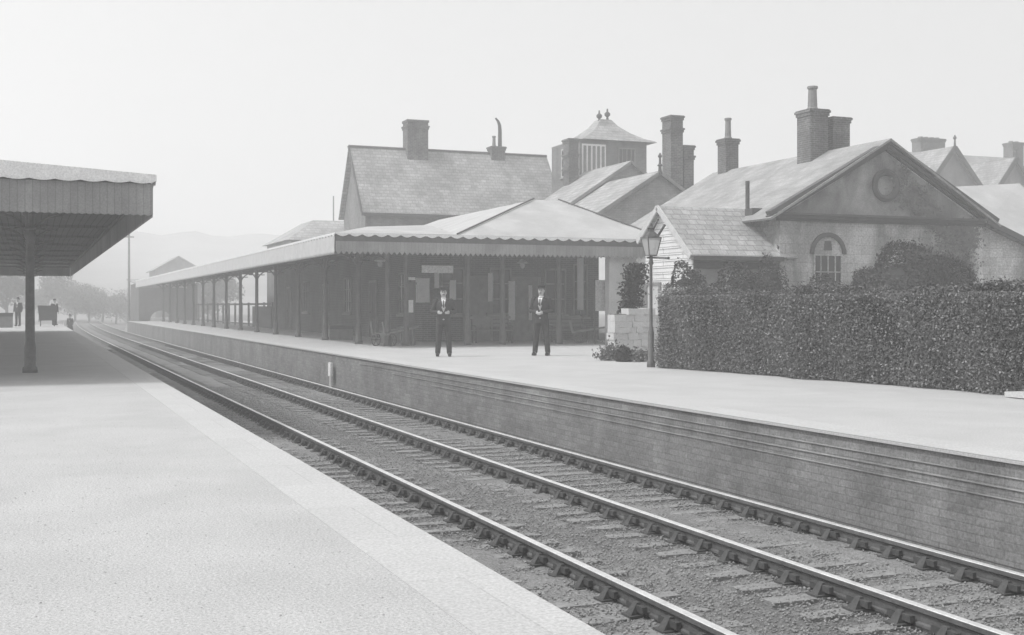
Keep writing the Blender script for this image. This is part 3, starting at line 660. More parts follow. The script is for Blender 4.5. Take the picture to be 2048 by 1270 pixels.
# ------------------------------------------------------------------ far houses on the right
fh = thing('gabled_villa', (52, 62, 0), 'far villa with steep gables and a broad chimney behind the pediment', 'building')
YV = 62.
def vx(px): return at(px, YV)
xL, dL = vx(1820); xR, dR = vx(2110)
mb = MB(); zeV = zat(390, dL)-.5; mb.box(xL, xR, YV, YV+9, -.05, zeV); mb.build('wall', M.stone2, fh)
zrV = zat(306, vx(1960)[1]+4)
mb = MB(); mb.slab([(xL-.3, YV-.3, zeV), (xR+.3, YV-.3, zeV), (xR+.3, YV+4.5, zrV), (xL-.3, YV+4.5, zrV)], .1); mb.slab([(xL-.3, YV+4.5, zrV), (xR+.3, YV+4.5, zrV), (xR+.3, YV+9.3, zeV), (xL-.3, YV+9.3, zeV)], .1)
vr = mb.build('roof', M.slate_l, fh)
for (pa, pl, pr_, ya, yb) in ((1903, 1842, 1966, 296, 385), (2026, 1984, 2068, 318, 385)):
    Yg = YV-1.2; xa, da = at(pa, Yg); xl, dl = at(pl, Yg); xr_, dr = at(pr_, Yg); za, zb = zat(ya, da), zat(yb, dl)
    mb = MB(); mb.extr([(xl, 0), (xr_, 0), (xr_, zb), (xa, za), (xl, zb)], Yg, YV+4, lambda a, b, dd: (a, dd, b)); g = mb.build('gable', M.stone2, fh)
    mb = MB(); e = .25; sl1 = (za-zb)/(xa-xl); sl2 = (za-zb)/(xr_-xa)
    mb.slab([(xl-e, Yg-.3, zb-e*sl1+.1), (xa, Yg-.3, za+.1), (xa, YV+4, za+.1), (xl-e, YV+4, zb-e*sl1+.1)], .1)
    mb.slab([(xa, Yg-.3, za+.1), (xr_+e, Yg-.3, zb-e*sl2+.1), (xr_+e, YV+4, zb-e*sl2+.1), (xa, YV+4, za+.1)], .1); mb.build('gable_roof', M.slate, g)
    mb = MB(); mb.beam((xl-e, Yg-.33, zb-e*sl1), (xa, Yg-.33, za), .08, .3); mb.beam((xr_+e, Yg-.33, zb-e*sl2), (xa, Yg-.33, za), .08, .3); mb.build('bargeboard', M.trim, g)
    mb = MB(); mb.lathe(xa, Yg-.3, [(.08, za), (.05, za+.5), (.12, za+.6), (.02, za+.8)], 8); mb.build('finial', M.trim, g)
    window(g, 'y', xa, Yg-.001, zb-1.2, zb+.4, 1.0, panes=(2, 2))
cxv, cdv = at(1857, YV+4.5); chimney(fh, cxv, YV+4.5, zrV-1, zat(278, cdv), 2.1, .9, pots=((-.7, 0, .12, .16), (-.25, 0, .12, .16), (.25, 0, .12, .16), (.7, 0, .12, .16)), cor=(.02,))
cxv, cdv = at(2027, YV+4.5); chimney(fh, cxv, YV+4.5, zrV-1, zat(286, cdv), 1.0, .9, pots=((-.25, 0, .12, .14), (.25, 0, .12, .14)), cor=(.02,))
# pale roofed shed, right edge
ps = thing('pale_roofed_shed', (36, 42, 0), 'shed with a plain pale roof beyond the pedimented building, at the right edge', 'shed')
xa, da = at(1950, 44); xb, db = at(2140, 44)
z0_, z1_ = zat(475, da), zat(384, at(1990, 47.5)[1])
MB().box(xa, xb, 44, 51, -.05, z0_).build('wall', M.stone2, ps)
mb = MB(); mb.slab([(xa-.3, 43.7, z0_), (xb+.3, 43.7, z0_), (xb+.3, 47.5, z1_+.5), (xa-.3, 47.5, z1_)], .1); mb.slab([(xa-.3, 47.5, z1_), (xb+.3, 47.5, z1_+.5), (xb+.3, 51.3, z0_), (xa-.3, 51.3, z0_)], .1); mb.build('roof', M.zinc, ps)

# ------------------------------------------------------------------ greenery
def leaves(n, centers, normals, size, mat_, name, parent, flat=.6):
    """n leaf quads at centres, roughly facing normals with scatter"""
    nr = normals+RNG.normal(0, flat, (n, 3)); nr /= np.linalg.norm(nr, axis=1)[:, None]+1e-9
    t = np.cross(nr, RNG.normal(0, 1, (n, 3))); t /= np.linalg.norm(t, axis=1)[:, None]+1e-9; bt = np.cross(nr, t)
    s = size*(.6+.8*RNG.random(n))[:, None]
    V = np.stack([centers-t*s, centers-bt*s*.55, centers+t*s, centers+bt*s*.55], 1).reshape(-1, 3)
    Fc = np.arange(4*n).reshape(-1, 4); return npmesh(name, V, Fc, mat_, parent)
def hedge():
    # foot line of the front face
    A = np.array([12.55, 22.7]); B = np.array([13.55, 13.4]); C = np.array([14.3, 6.0])
    o = thing('clipped_hedge', (13.2, 17, 0), 'tall dense clipped hedge along the back of the far platform', 'hedge')
    th, H = .9, 1.54
    seg = [(A, B), (B, C)]
    for (P0, P1), n in zip(seg, (120000, 45000)):
        d_ = (P1-P0)/np.linalg.norm(P1-P0); nrm = np.array([d_[1], -d_[0]]); nrm = nrm if nrm[0] < 0 else -nrm
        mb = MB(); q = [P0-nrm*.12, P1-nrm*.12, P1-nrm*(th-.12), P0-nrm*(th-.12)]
        mb.add([(p[0], p[1], 0) for p in q]+[(p[0], p[1], H-.12) for p in q], [(0,1,2,3),(7,6,5,4),(0,4,5,1),(1,5,6,2),(2,6,7,3),(3,7,4,0)]); mb.build('hedge_shade_core', M.core, o)
        L = np.linalg.norm(P1-P0); s = RNG.random(n)*L; zz = RNG.random(n)
        face = RNG.random(n); bump_ = .07*np.sin(s*1.7)+.05*np.sin(s*4.3+1+zz*2)+.06*np.sin(zz*7+s*3)
        front = face < .66; top = (face >= .66) & (face < .9); back = face >= .9
        dep = np.where(front, bump_+RNG.normal(0, .05, n), np.where(top, -RNG.random(n)*th, -th+RNG.normal(0, .04, n)))
        z = np.where(top, H+bump_*.9+.03*np.sin(s*13)*np.sin(s*4.1)+np.abs(RNG.normal(0, .035, n))*(RNG.random(n) < .3)+RNG.normal(0, .015, n), .02+zz*(H-.02))
        p = P0[None]+d_[None]*s[:, None]+nrm[None]*dep[:, None]
        N = np.where(front[:, None], np.array([nrm[0], nrm[1], .25])[None], np.where(top[:, None], np.array([0, 0, 1.])[None], np.array([-nrm[0], -nrm[1], .2])[None]))
        leaves(n, np.column_stack([p, z]), N, .021, M.leaf, 'foliage', o, .6)
        m_ = n//16; leaves(m_, np.column_stack([p, z])[:m_]-np.array([nrm[0], nrm[1], 0])*-.02, N[:m_], .024, M.leafy, 'sunlit_leaves', o, .5)
    # end face by the lamp
    n = 12000; dep = -RNG.random(n)*th; z = RNG.random(n)*H
    d_ = (A-B)/np.linalg.norm(A-B); nrm = np.array([-abs(d_[1]), -.1])
    p = A[None]+d_[None]*(RNG.normal(0, .05, n)+.02)[:, None]-np.array([-1., -.1])[None]*(-dep)[:, None]
    leaves(n, np.column_stack([p, z]), np.tile(np.array([d_[0], d_[1], .2]), (n, 1)), .021, M.leaf, 'end_foliage', o, .55)
hedge()
def bush(x, y, rx, ry, h, n, label, mat_=None, size=.045, z0=0., name='bush', cat='bush', group=None):
    o = thing(name, (x, y, z0), label, cat, group); mat_ = mat_ or M.leafd
    v = RNG.normal(0, 1, (n, 3)); v[:, 2] = np.abs(v[:, 2]); v /= np.linalg.norm(v, axis=1)[:, None]
    lum = 1+.07*np.sin(v[:, 0]*5+1)+.07*np.sin(v[:, 1]*6)+.05*np.sin(v[:, 2]*9+v[:, 0]*7)+RNG.normal(0, .025, n)
    v2 = np.sign(v)*np.abs(v)**.75; P_ = v2*np.array([rx, ry, h])*lum[:, None]+np.array([x, y, z0]); 
    c = MB(); c.ball((x, y, z0+h*.02), (rx*.88, ry*.88, h*.9), 16, 10); c.v = [(x+(1 if a > x else -1)*abs((a-x)/rx)**.8*rx, y+(1 if b_ > y else -1)*abs((b_-y)/ry)**.8*ry, z0+(1 if cc_ > z0 else -1)*abs((cc_-z0)/h)**.8*h) for a, b_, cc_ in c.v]; c.build('bush_shade_core', M.core, o)
    leaves(n, P_, v, size, mat_, 'foliage', o, .5)
    return o
bx_, bd = at(1830, 27.5); bush(bx_, 27.5, 2.0, 1.3, zat(512, bd), 40000, 'large dark rounded evergreen bush in front of the pediment wall')
bx_, bd = at(1650, 30.5); bush(bx_, 30.5, .85, .8, zat(566, bd), 5000, 'low dark bush below the arched window')
bx_, bd = at(1478, 29.5); bush(bx_, 29.5, 1.1, .9, zat(548, bd), 9000, 'dark bush before the outbuilding wall, between two other bushes')
bx_, bd = at(1372, 29.8); bush(bx_, 29.8, .65, .7, zat(545, bd), 6000, 'dark bush just right of the platform lamp')
bx_, bd = at(1540, 31.0); bush(bx_, 31.0, .5, .6, zat(532, bd), 4000, 'narrow dark shrub in the corner beside the pedimented building')
cr = thing('wall_creeper', (29, gy0-.05, 0), 'dark straggling creeper climbing over the right half of the pediment and wall', 'creeper')
cs_ = []; ns_ = []
for px_, py_, sx_, sz_, n_ in ((1822, 392, .35, .2, 700), (1850, 420, .3, .12, 500), (1905, 455, .45, .12, 1000), (1935, 478, .22, .2, 700), (1900, 500, .5, .3, 500), (1800, 350, .2, .15, 250), (1935, 560, .18, .7, 600)):
    x, dd_ = at(px_, gy0); cs_.append(np.column_stack([x+RNG.normal(0, sx_, n_), gy0-.05-np.abs(RNG.normal(0, .02, n_)), zat(py_, dd_)+RNG.normal(0, sz_, n_)]))
c_ = np.concatenate(cs_); leaves(len(c_), c_, np.tile(np.array([0, -1., .2]), (len(c_), 1)), .055, M.leaft, 'foliage', cr, .35)
mb = MB(); x = at(1935, gy0)[0]; mb.tube([(x, gy0-.04, 0), (x+.1, gy0-.04, 2), (x-.1, gy0-.04, 3.6)], [.035, .025, .012], 6); mb.build('stem', M.bark, cr)
# white flowering plants on the rockery by the lamp
rk = thing('rubble_wall', (at(1258, 26.6)[0], 26.6, 0), 'low rough whitewashed rubble wall between the notice board and the lamp', 'wall')
mb = MB(); rw0, rw1 = at(1222, 26.8)[0], at(1302, 26.8)[0]; z = 0.
while z < 1.2:
    h_ = random.uniform(.13, .2); x_ = rw0+random.uniform(-.05, .05)
    while x_ < rw1:
        w_ = random.uniform(.16, .34); c_ = (x_+w_/2, 26.8+random.uniform(-.03, .03), z+h_/2)
        if not (z > .95 and x_ < rw0+.25): mb.obox(c_, ((1, random.uniform(-.12, .12), random.uniform(-.08, .08)), (0, 1, 0), (random.uniform(-.08, .08), 0, 1)), (w_*.49, .2, h_*.49))
        x_ += w_
    z += h_
mb.build('rubble', M.pale, rk); MB().box(rw0+.03, rw1, 26.68, 26.92, 0, 1.12).build('mortar_core', M.stone2, rk)
for px_, Y_, h_, lb_ in ((1284, 25.3, .22, 'grey leafy plant at the foot of the lamp'), (1222, 26.1, .34, 'grey leafy plant at the left foot of the rubble wall')):
    xx, dd_ = at(px_, Y_); n = 520; o = thing('leafy_plant', (xx, Y_, 0), lb_, 'plant'); c_ = np.column_stack([xx+RNG.normal(0, .16, n), Y_+RNG.normal(0, .14, n), np.abs(RNG.normal(0, h_*.55, n))+.03]); leaves(n, c_, RNG.normal(0, 1, (n, 3)), .045, M.leaft, 'foliage', o, .6); MB().tube([(xx, Y_, 0), (xx+.04, Y_, h_*.5), (xx-.03, Y_, h_)], [.02, .012, .005], 6).build('stem', M.bark, o)
xx, dd_ = at(1248, 25.4); bush(xx, 25.4, .17, .17, .34, 1200, 'small dark tuft at the foot of the rubble wall', size=.03)
n = 2600; xx, dd_ = at(1262, 27); fo = thing('climbing_shrub', (xx, 27.4, 0), 'dark leafy climber above the rubble wall, left of the lamp', 'shrub')
c_ = np.column_stack([xx+.1+RNG.normal(0, .13, n), 27.4+RNG.normal(0, .15, n), .9+RNG.random(n)*1.5])
c_[:, 0] += (c_[:, 2]-1.0)*.2; leaves(n, c_, RNG.normal(0, 1, (n, 3)), .05, M.leafd, 'foliage', fo, .6)
MB().tube([(xx, 27.4, 0), (xx+.1, 27.4, 1.2), (xx+.25, 27.4, 2.1)], [.04, .03, .01], 6).build('stem', M.bark, fo)
def clumps(x, y, z, n, s, label, m_):
    o = thing('flowering_plant', (x, y, 0), label, 'flowering plant'); c = np.column_stack([x+RNG.normal(0, s, n), y+RNG.normal(0, s, n), z+RNG.normal(0, s*.5, n)])
    leaves(n, c, RNG.normal(0, 1, (n, 3)), .035, m_, 'blossom', o, .6); MB().tube([(x, y, 0), (x+.03, y, z*.6), (x, y, z)], [.03, .02, .008], 6).build('stem', M.bark, o)
xx, _ = at(1345, 25.2); clumps(xx, 25.2, 1.62, 260, .16, 'pale flowering plant peeping over the hedge, right of the lamp', M.flower)

# ------------------------------------------------------------------ gas lamp
lx, ld = at(1302, 22.9)
lamp = thing('platform_lamp', (lx, 22.9, 0), 'tall gas lamp with a glass lantern at the left end of the hedge', 'lamp')
mb = MB(); mb.lathe(lx, 22.9, [(.09, 0), (.09, .12), (.065, .16), (.065, .75), (.045, .82), (.036, .9), (.032, 2.2), (.06, 2.24), (.04, 2.3), (.035, 2.42)], 12); mb.build('post', M.lamp, lamp, smooth=True)
mb = MB(); mb.tube([(lx-.1, 22.9, 2.36), (lx+.42, 22.9, 2.36)], .018, 6); mb.ball((lx+.43, 22.9, 2.36), .03); mb.build('ladder_bar', M.iron, lamp)
mb = MB(); za, zb = 2.42, 2.78
for sx_, sy_ in ((-1,-1),(1,-1),(1,1),(-1,1)): mb.beam((lx+sx_*.09, 22.9+sy_*.09, za), (lx+sx_*.16, 22.9+sy_*.16, zb), .02, .02)
mb.box(lx-.17, lx+.17, 22.73, 23.07, zb, zb+.03); mb.box(lx-.1, lx+.1, 22.8, 23.0, za-.02, za); lf = mb.build('lantern_frame', M.lamp, lamp)
mb = MB(); mb.add([(lx-.088, 22.812, za+.002), (lx+.088, 22.812, za+.002), (lx+.088, 22.988, za+.002), (lx-.088, 22.988, za+.002), (lx-.157, 22.743, zb-.002), (lx+.157, 22.743, zb-.002), (lx+.157, 23.057, zb-.002), (lx-.157, 23.057, zb-.002)], [(0,1,5,4),(1,2,6,5),(2,3,7,6),(3,0,4,7)]); mb.build('glass', M.lglass, lf)
mb = MB(); mb.lathe(lx, 22.9, [(.19, zb+.03), (.13, zb+.1), (.08, zb+.14), (.07, zb+.2), (.09, zb+.22), (.04, zb+.26), (.015, zb+.33)], 8); mb.build('lantern_cap', M.iron, lamp)
mb = MB(); mb.beam((lx+.17, 22.9, zb+.06), (lx+.34, 22.9, zb+.3), .05, .04); mb.beam((lx+.06, 22.9, zb+.2), (lx+.18, 22.9, zb+.42), .03, .03); mb.build('cap_flap', M.iron, lamp)

# ------------------------------------------------------------------ furniture under the far canopy
def bench(x, y, label):
    o = thing('platform_bench', (x, y, 0), label, 'bench', 'benches under the far canopy')
    mb = MB()
    for k in range(4): mb.box(x-.8, x+.8, y-.2+k*.11, y-.11+k*.11, .43, .46)
    mb.build('seat', M.wood, o); mb = MB()
    for k in range(3): mb.box(x-.8, x+.8, y+.26, y+.29, .58+k*.14, .67+k*.14)
    mb.build('backrest', M.wood, o)
    for s in (-.7, .7):
        mb = MB(); mb.box(x+s-.03, x+s+.03, y-.2, y-.15, 0, .43); mb.beam((x+s, y+.2, 0), (x+s, y+.3, 1.0), .05, .05); mb.tube([(x+s, y-.2, .6), (x+s, y+.25, .63)], .02, 6); mb.box(x+s-.02, x+s+.02, y-.2, y-.17, .43, .6); mb.build('leg', M.iron, o)
    return o
for px_, lb_ in ((985, 'slatted wooden bench against the dark wall between the two standing men'), (1135, 'slatted wooden bench just right of the right-hand standing man')):
    x, dd_ = at(px_, 40.2); bench(x, 40.2, lb_)
# penny machine
x, dd_ = at(818, 39.2)
o = thing('vending_machine', (x, 39.2, 0), 'tall narrow platform vending machine with a white face plate under the canopy', 'vending machine')
mb = MB(); mb.box(x-.2, x+.2, 39.05, 39.35, 0, .15); mb.box(x-.16, x+.16, 39.08, 39.32, .15, 2.05); mb.box(x-.22, x+.22, 39.03, 39.37, 2.05, 2.12); mb.build('case', M.ironp, o)
MB().box(x-.11, x+.11, 39.06, 39.079, zat(625, dd_), zat(600, dd_)).build('face_plate', M.white, o); MB().box(x-.17, x+.17, 39.02, 39.029, 2.2, 2.3).build('top_sign', M.white, o)
MB().box(x-.02, x+.02, 39.03, 39.05, 2.12, 2.3).build('sign_bracket', M.iron, o)
# posters, white panels for bright openings, and hanging sign
for px_, w_, y0_, y1_, lb_ in ((845, .26, 605, 556, 'tall white panel standing in for a bright opening left of the left-hand man'), (1023, .13, 640, 562, 'very narrow white strip standing in for a bright opening between the two men')):
    x, dd_ = at(px_, 42.1); tag(MB().box(x-w_, x+w_, 42.06, 42.09, zat(y0_, dd_), zat(y1_, dd_)).build('poster', M.white, loc=(x, 42.08, zat(y0_, dd_))), lb_, 'poster')  # brightness of the openings is put into white paint
for px_, w_, y0_, y1_, lb_ in ((905, .12, 600, 560, 'small pale poster right of the left-hand man'), (873, .09, 576, 545, 'small white panel standing in for a bright opening just above the left-hand man'), (980, .09, 603, 546, 'thin white panel standing in for a bright opening above the bench'), (1060, .07, 640, 570, 'thin pale poster left of the right-hand man'), (1160, .13, 620, 516, 'tall panel standing in for a bright opening, right end of the dark wall')):
    x, dd_ = at(px_, 42.1); tag(MB().box(x-w_, x+w_, 42.05, 42.08, zat(y0_, dd_), zat(y1_, dd_)).build('poster', M.white, loc=(x, 42.08, zat(y0_, dd_))), lb_, 'poster')  # those labelled as openings get their brightness from white paint
for px_, lb_ in ((760, 'hanging gas lamp under the canopy left of the vending machine'), (1045, 'hanging gas lamp under the canopy between the two men')):
    x, dd_ = at(px_, 39.6); o = thing('hanging_lamp', (x, 39.6, 2.6), lb_, 'lamp')
    MB().tube([(x, 39.6, 2.95), (x, 39.6, 3.47)], .012, 6).build('hanger', M.iron, o); MB().lathe(x, 39.6, [(.04, 2.98), (.19, 2.88), (.2, 2.85), (.16, 2.84)], 12).build('shade', M.pale, o)
    MB().ball((x, 39.6, 2.76), (.09, .09, .11)).build('globe', M.lglass, o)
x, dd_ = at(875, 38.2); o = thing('hanging_sign', (x, 38.2, 2.4), 'long plain sign board hanging from the canopy above the left-hand man', 'sign')
MB().box(x-.55, x+.55, 38.18, 38.22, zat(546, dd_), zat(531, dd_)).build('board', M.paper, o)
mb = MB(); mb.tube([(x-.45, 38.2, zat(531, dd_)), (x-.45, 38.2, 3.47)], .012, 6); mb.tube([(x+.45, 38.2, zat(531, dd_)), (x+.45, 38.2, 3.47)], .012, 6); mb.build('hanger', M.iron, o)
# luggage barrow near the posts
def barrow(x, y, label, s=1., ang=0.):
    o = thing('luggage_barrow', (0, 0, 0), label, 'luggage barrow')
    mb = MB()
    for k in (-.3, .3): mb.beam((-.75, k, .38), (.8, k, .62), .05, .06)
    for k in range(6): mb.beam((-.6+k*.24, -.3, .41+k*.037), (-.6+k*.24, .3, .41+k*.037), .05, .03)
    mb.beam((-.75, -.28, .38), (-.85, -.28, .8), .04, .04); mb.beam((-.75, .28, .38), (-.85, .28, .8), .04, .04); mb.build('frame', M.wood, o)
    for k in (-.38, .38):
        mb = MB(); n = 14
        pts = [(-.5+.2*math.cos(2*math.pi*i/n), k, .2+.2*math.sin(2*math.pi*i/n)) for i in range(n+1)]; mb.tube(pts, .022, 6, False)
        for i in range(6): a = math.pi*i/3; mb.tube([(-.5, k, .2), (-.5+.19*math.cos(a), k, .2+.19*math.sin(a))], .012, 5)
        mb.build('wheel', M.iron, o)
    mb = MB(); mb.beam((.55, -.28, .58), (.6, -.28, 0), .04, .04); mb.beam((.55, .28, .58), (.6, .28, 0), .04, .04); mb.build('leg', M.wood, o)
    o.location = (x, y, 0); o.rotation_euler.z = ang; o.scale = (s, s, s); return o
x, _ = at(796, 38.9); barrow(x-.2, 38.6, 'low wooden luggage barrow under the canopy, left of the vending machine', 1, .5)
x, _ = at(1190, 38.5); barrow(x, 38.6, 'wooden luggage barrow before the notice board under the canopy', 1, -.5)
# trunks
def trunk(x, y, w, h, dp, label, z=0.):
    o = thing('travel_trunk', (x, y, z), label, 'trunk', 'trunks and boxes on the platforms')
    MB().box(x-w/2, x+w/2, y-dp/2, y+dp/2, z, z+h*.75).build('body', M.wood, o); MB().box(x-w/2-.01, x+w/2+.01, y-dp/2-.01, y+dp/2+.01, z+h*.75+.002, z+h).build('lid', M.wooddk, o)
x, _ = at(650, 46); trunk(x+.6, 46, .9, .55, .5, 'travel trunk on the far platform beside a canopy post')
x, _ = at(735, 41); trunk(x+1.2, 42.0, .8, .5, .45, 'travel trunk under the corner of the far canopy, near the booking office')

# paling fence behind far part of the platform
pf = thing('yard_fence', (13.3, 72, 0), 'open rail fence with a boarded end closing the back of the far platform', 'fence')
for k in range(14): MB().box(13.25, 13.37, 71+k*2.8, 71.12+k*2.8, 0, 1.55).build('fence_post', M.wood, pf)
mb = MB(); mb.box(13.28, 13.34, 71.13, 109, 1.38, 1.5); mb.box(13.285, 13.335, 71.13, 109, .1, .2); mb.build('rail_bar', M.wood, pf)
mb = MB(); mb.box(13.21, 13.245, 71, 77.5, 0, 1.30); mb.build('boarding', M.wooddk, pf)

# ------------------------------------------------------------------ far end: shed with arch, house, pole, trees
xs, ds = at(278, 118); xe, _ = at(352, 118)
fe = thing('arched_shed', (xs, 118, 0), 'hazy shed with an arched doorway at the far end of the canopy', 'shed')
mb = MB(); xm_ = at(322, 118)[0]; zt = zat(566, ds); n = 10; r = 1.0
pts = [(xs, -1), (xs, zt), (xe+2, zt), (xe+2, -1), (xm_+r, -1)]+[(xm_+r*math.cos(math.pi*k/n), -.1+1.0*math.sin(math.pi*k/n)) for k in range(n+1)]+[(xm_-r, -1)]
mb.extr(pts, 118, 118.4, lambda a, b, dd: (a, dd, b)); mb.box(xe+1.6, xe+2, 118.4, 128, -1, zt); mb.box(xs, xs+.4, 118.4, 128, -1, zt); mb.build('wall', M.bdark, fe)
mb = MB(); mb.slab([(xs-.4, 117.7, zt), (xe+2.4, 117.7, zt), (xe+2.4, 128.3, zt+.6), (xs-.4, 128.3, zt+.6)], .12); mb.build('roof', M.slate, fe)
xh, dh = at(357, 150)
ho = thing('peaked_roof_house', (xh, 150, 0), 'faint house with a peaked roof showing just above the far end of the canopy', 'house')
mb = MB(); h = 2.7; zt = zat(514, dh); zb = zat(540, dh); mb.extr([(xh-h, -1), (xh+h, -1), (xh+h, zb), (xh, zt), (xh-h, zb)], 150, 158, lambda a, b, dd: (a, dd, b)); mb.build('wall', M.stone2, ho)
mb = MB(); mb.slab([(xh-h-.4, 149.6, zb-.1), (xh, 149.6, zt+.15), (xh, 158.4, zt+.15), (xh-h-.4, 158.4, zb-.1)], .12); mb.slab([(xh, 149.6, zt+.15), (xh+h+.4, 149.6, zb-.1), (xh+h+.4, 158.4, zb-.1), (xh, 158.4, zt+.15)], .12); mb.build('roof', M.slate, ho)
xp, dp_ = at(258, 108)
tp = thing('telegraph_pole', (xp, 108, -1), 'tall thin telegraph pole at the far end of the platforms', 'telegraph pole')
MB().tube([(xp, 108, -1.1), (xp, 108, zat(468, dp_))], [.13, .08], 8).build('pole', M.wood, tp)
mb = MB(); zz = zat(474, dp_); mb.box(xp-.4, xp+.4, 107.9, 107.96, zz-.05, zz+.05); mb.build('crossarm', M.wood, tp)
mb = MB()
for k in (-.33, -.15, .15, .33): mb.lathe(xp+k, 107.93, [(.03, zz+.05), (.05, zz+.1), (.03, zz+.18)], 6)
mb.build('insulator', M.white, tp)
xp2, dp2 = at(667, 82)
tp = thing('flag_pole', (xp2, 82, 0), 'slim pole rising beside the low hipped store', 'pole'); MB().tube([(xp2, 82, 0), (xp2, 82, zat(392, dp2))], [.07, .04], 6).build('pole', M.wood, tp)

def tree(x, y, h, rw, n, label, z0=-1.1):
    o = thing('tree', (x, y, z0), label, 'tree', 'trees beyond the ends of the platforms')
    mb = MB(); mb.tube([(x, y, z0), (x+.1, y, z0+h*.35), (x-.1, y, z0+h*.75)], [h*.035, h*.025, h*.008], 8)
    cs = []
    for k in range(11):
        a = random.uniform(0, 6.28); rr = rw*random.uniform(.2, .75); zc = z0+h*random.uniform(.38, .88); c = (x+rr*math.cos(a), y+rr*math.sin(a), zc); cs.append((c, rw*random.uniform(.3, .5)))
        mb.tube([(x, y, z0+h*.3), ((x+c[0])/2, (y+c[1])/2, zc-h*.08), c], [h*.012, h*.008, h*.003], 5)
    mb.build('trunk', M.bark, o)
    idx = RNG.integers(0, len(cs), n); cc = np.array([cs[i][0] for i in idx]); rr = np.array([cs[i][1] for i in idx])
    v = RNG.normal(0, 1, (n, 3)); v /= np.linalg.norm(v, axis=1)[:, None]; P_ = cc+v*(rr*(.6+.45*RNG.random(n)))[:, None]*np.array([1, 1, .8])
    leaves(n, P_, v, h*.03, M.leaft, 'crown', o, .7)
TR = [(12, 150, 8, 'rounded tree at the far left end of the line, beyond the luggage trolley'), (150, 190, 9, 'leftmost bushy tree beside the vanishing rails'), (178, 175, 8, 'second bushy tree from the left beside the vanishing rails'),
      (205, 185, 8, 'third bushy tree beside the vanishing rails'), (232, 170, 7, 'bushy tree just left of the telegraph pole'), (425, 160, 8, 'faint tree behind the open part of the far canopy'), (80, 190, 9, 'tall faint tree seen between the near canopy post and the luggage trolley')]
for px_, Y, h, lb_ in TR:
    x, dd_ = at(px_, Y); tree(x, Y, h*(.6 if px_ > 100 and px_ < 300 else .8), 4.2, 4200, lb_)

# ------------------------------------------------------------------ small things by the line
x = 7.76; zc = -.3; yy = 24.75/ (CT+.1488*ST) if False else None
u_ = (667-1024)/F; dd_ = 7.8/(u_*CT+ST); yw = dd_*(CT-u_*ST)
o = thing('lineside_marker', (7.72, yw, -1), 'small white painted marker post against the far platform wall', 'marker post')
MB().box(7.68, 7.74, yw-.14, yw+.14, -.62, -.25).build('plate', M.white, o); MB().box(7.7, 7.745, yw-.05, yw+.05, -1.0, -.621).build('post', M.white, o)
MB().box(7.55, 7.8, yw-.55, yw+.2, -1.0, -.93).build('base', M.iron, o)
x, dd_ = at(2040, 13.6)
tag(MB().obox((13.25, 12.9, .05), ((1, -.1, 0), (.1, 1, 0), (0, 0, 1)), (.25, .5, .035)).build('white_plank', M.pale, loc=(13.25, 12.9, 0)), 'short white plank lying at the foot of the hedge at the right edge', 'plank')

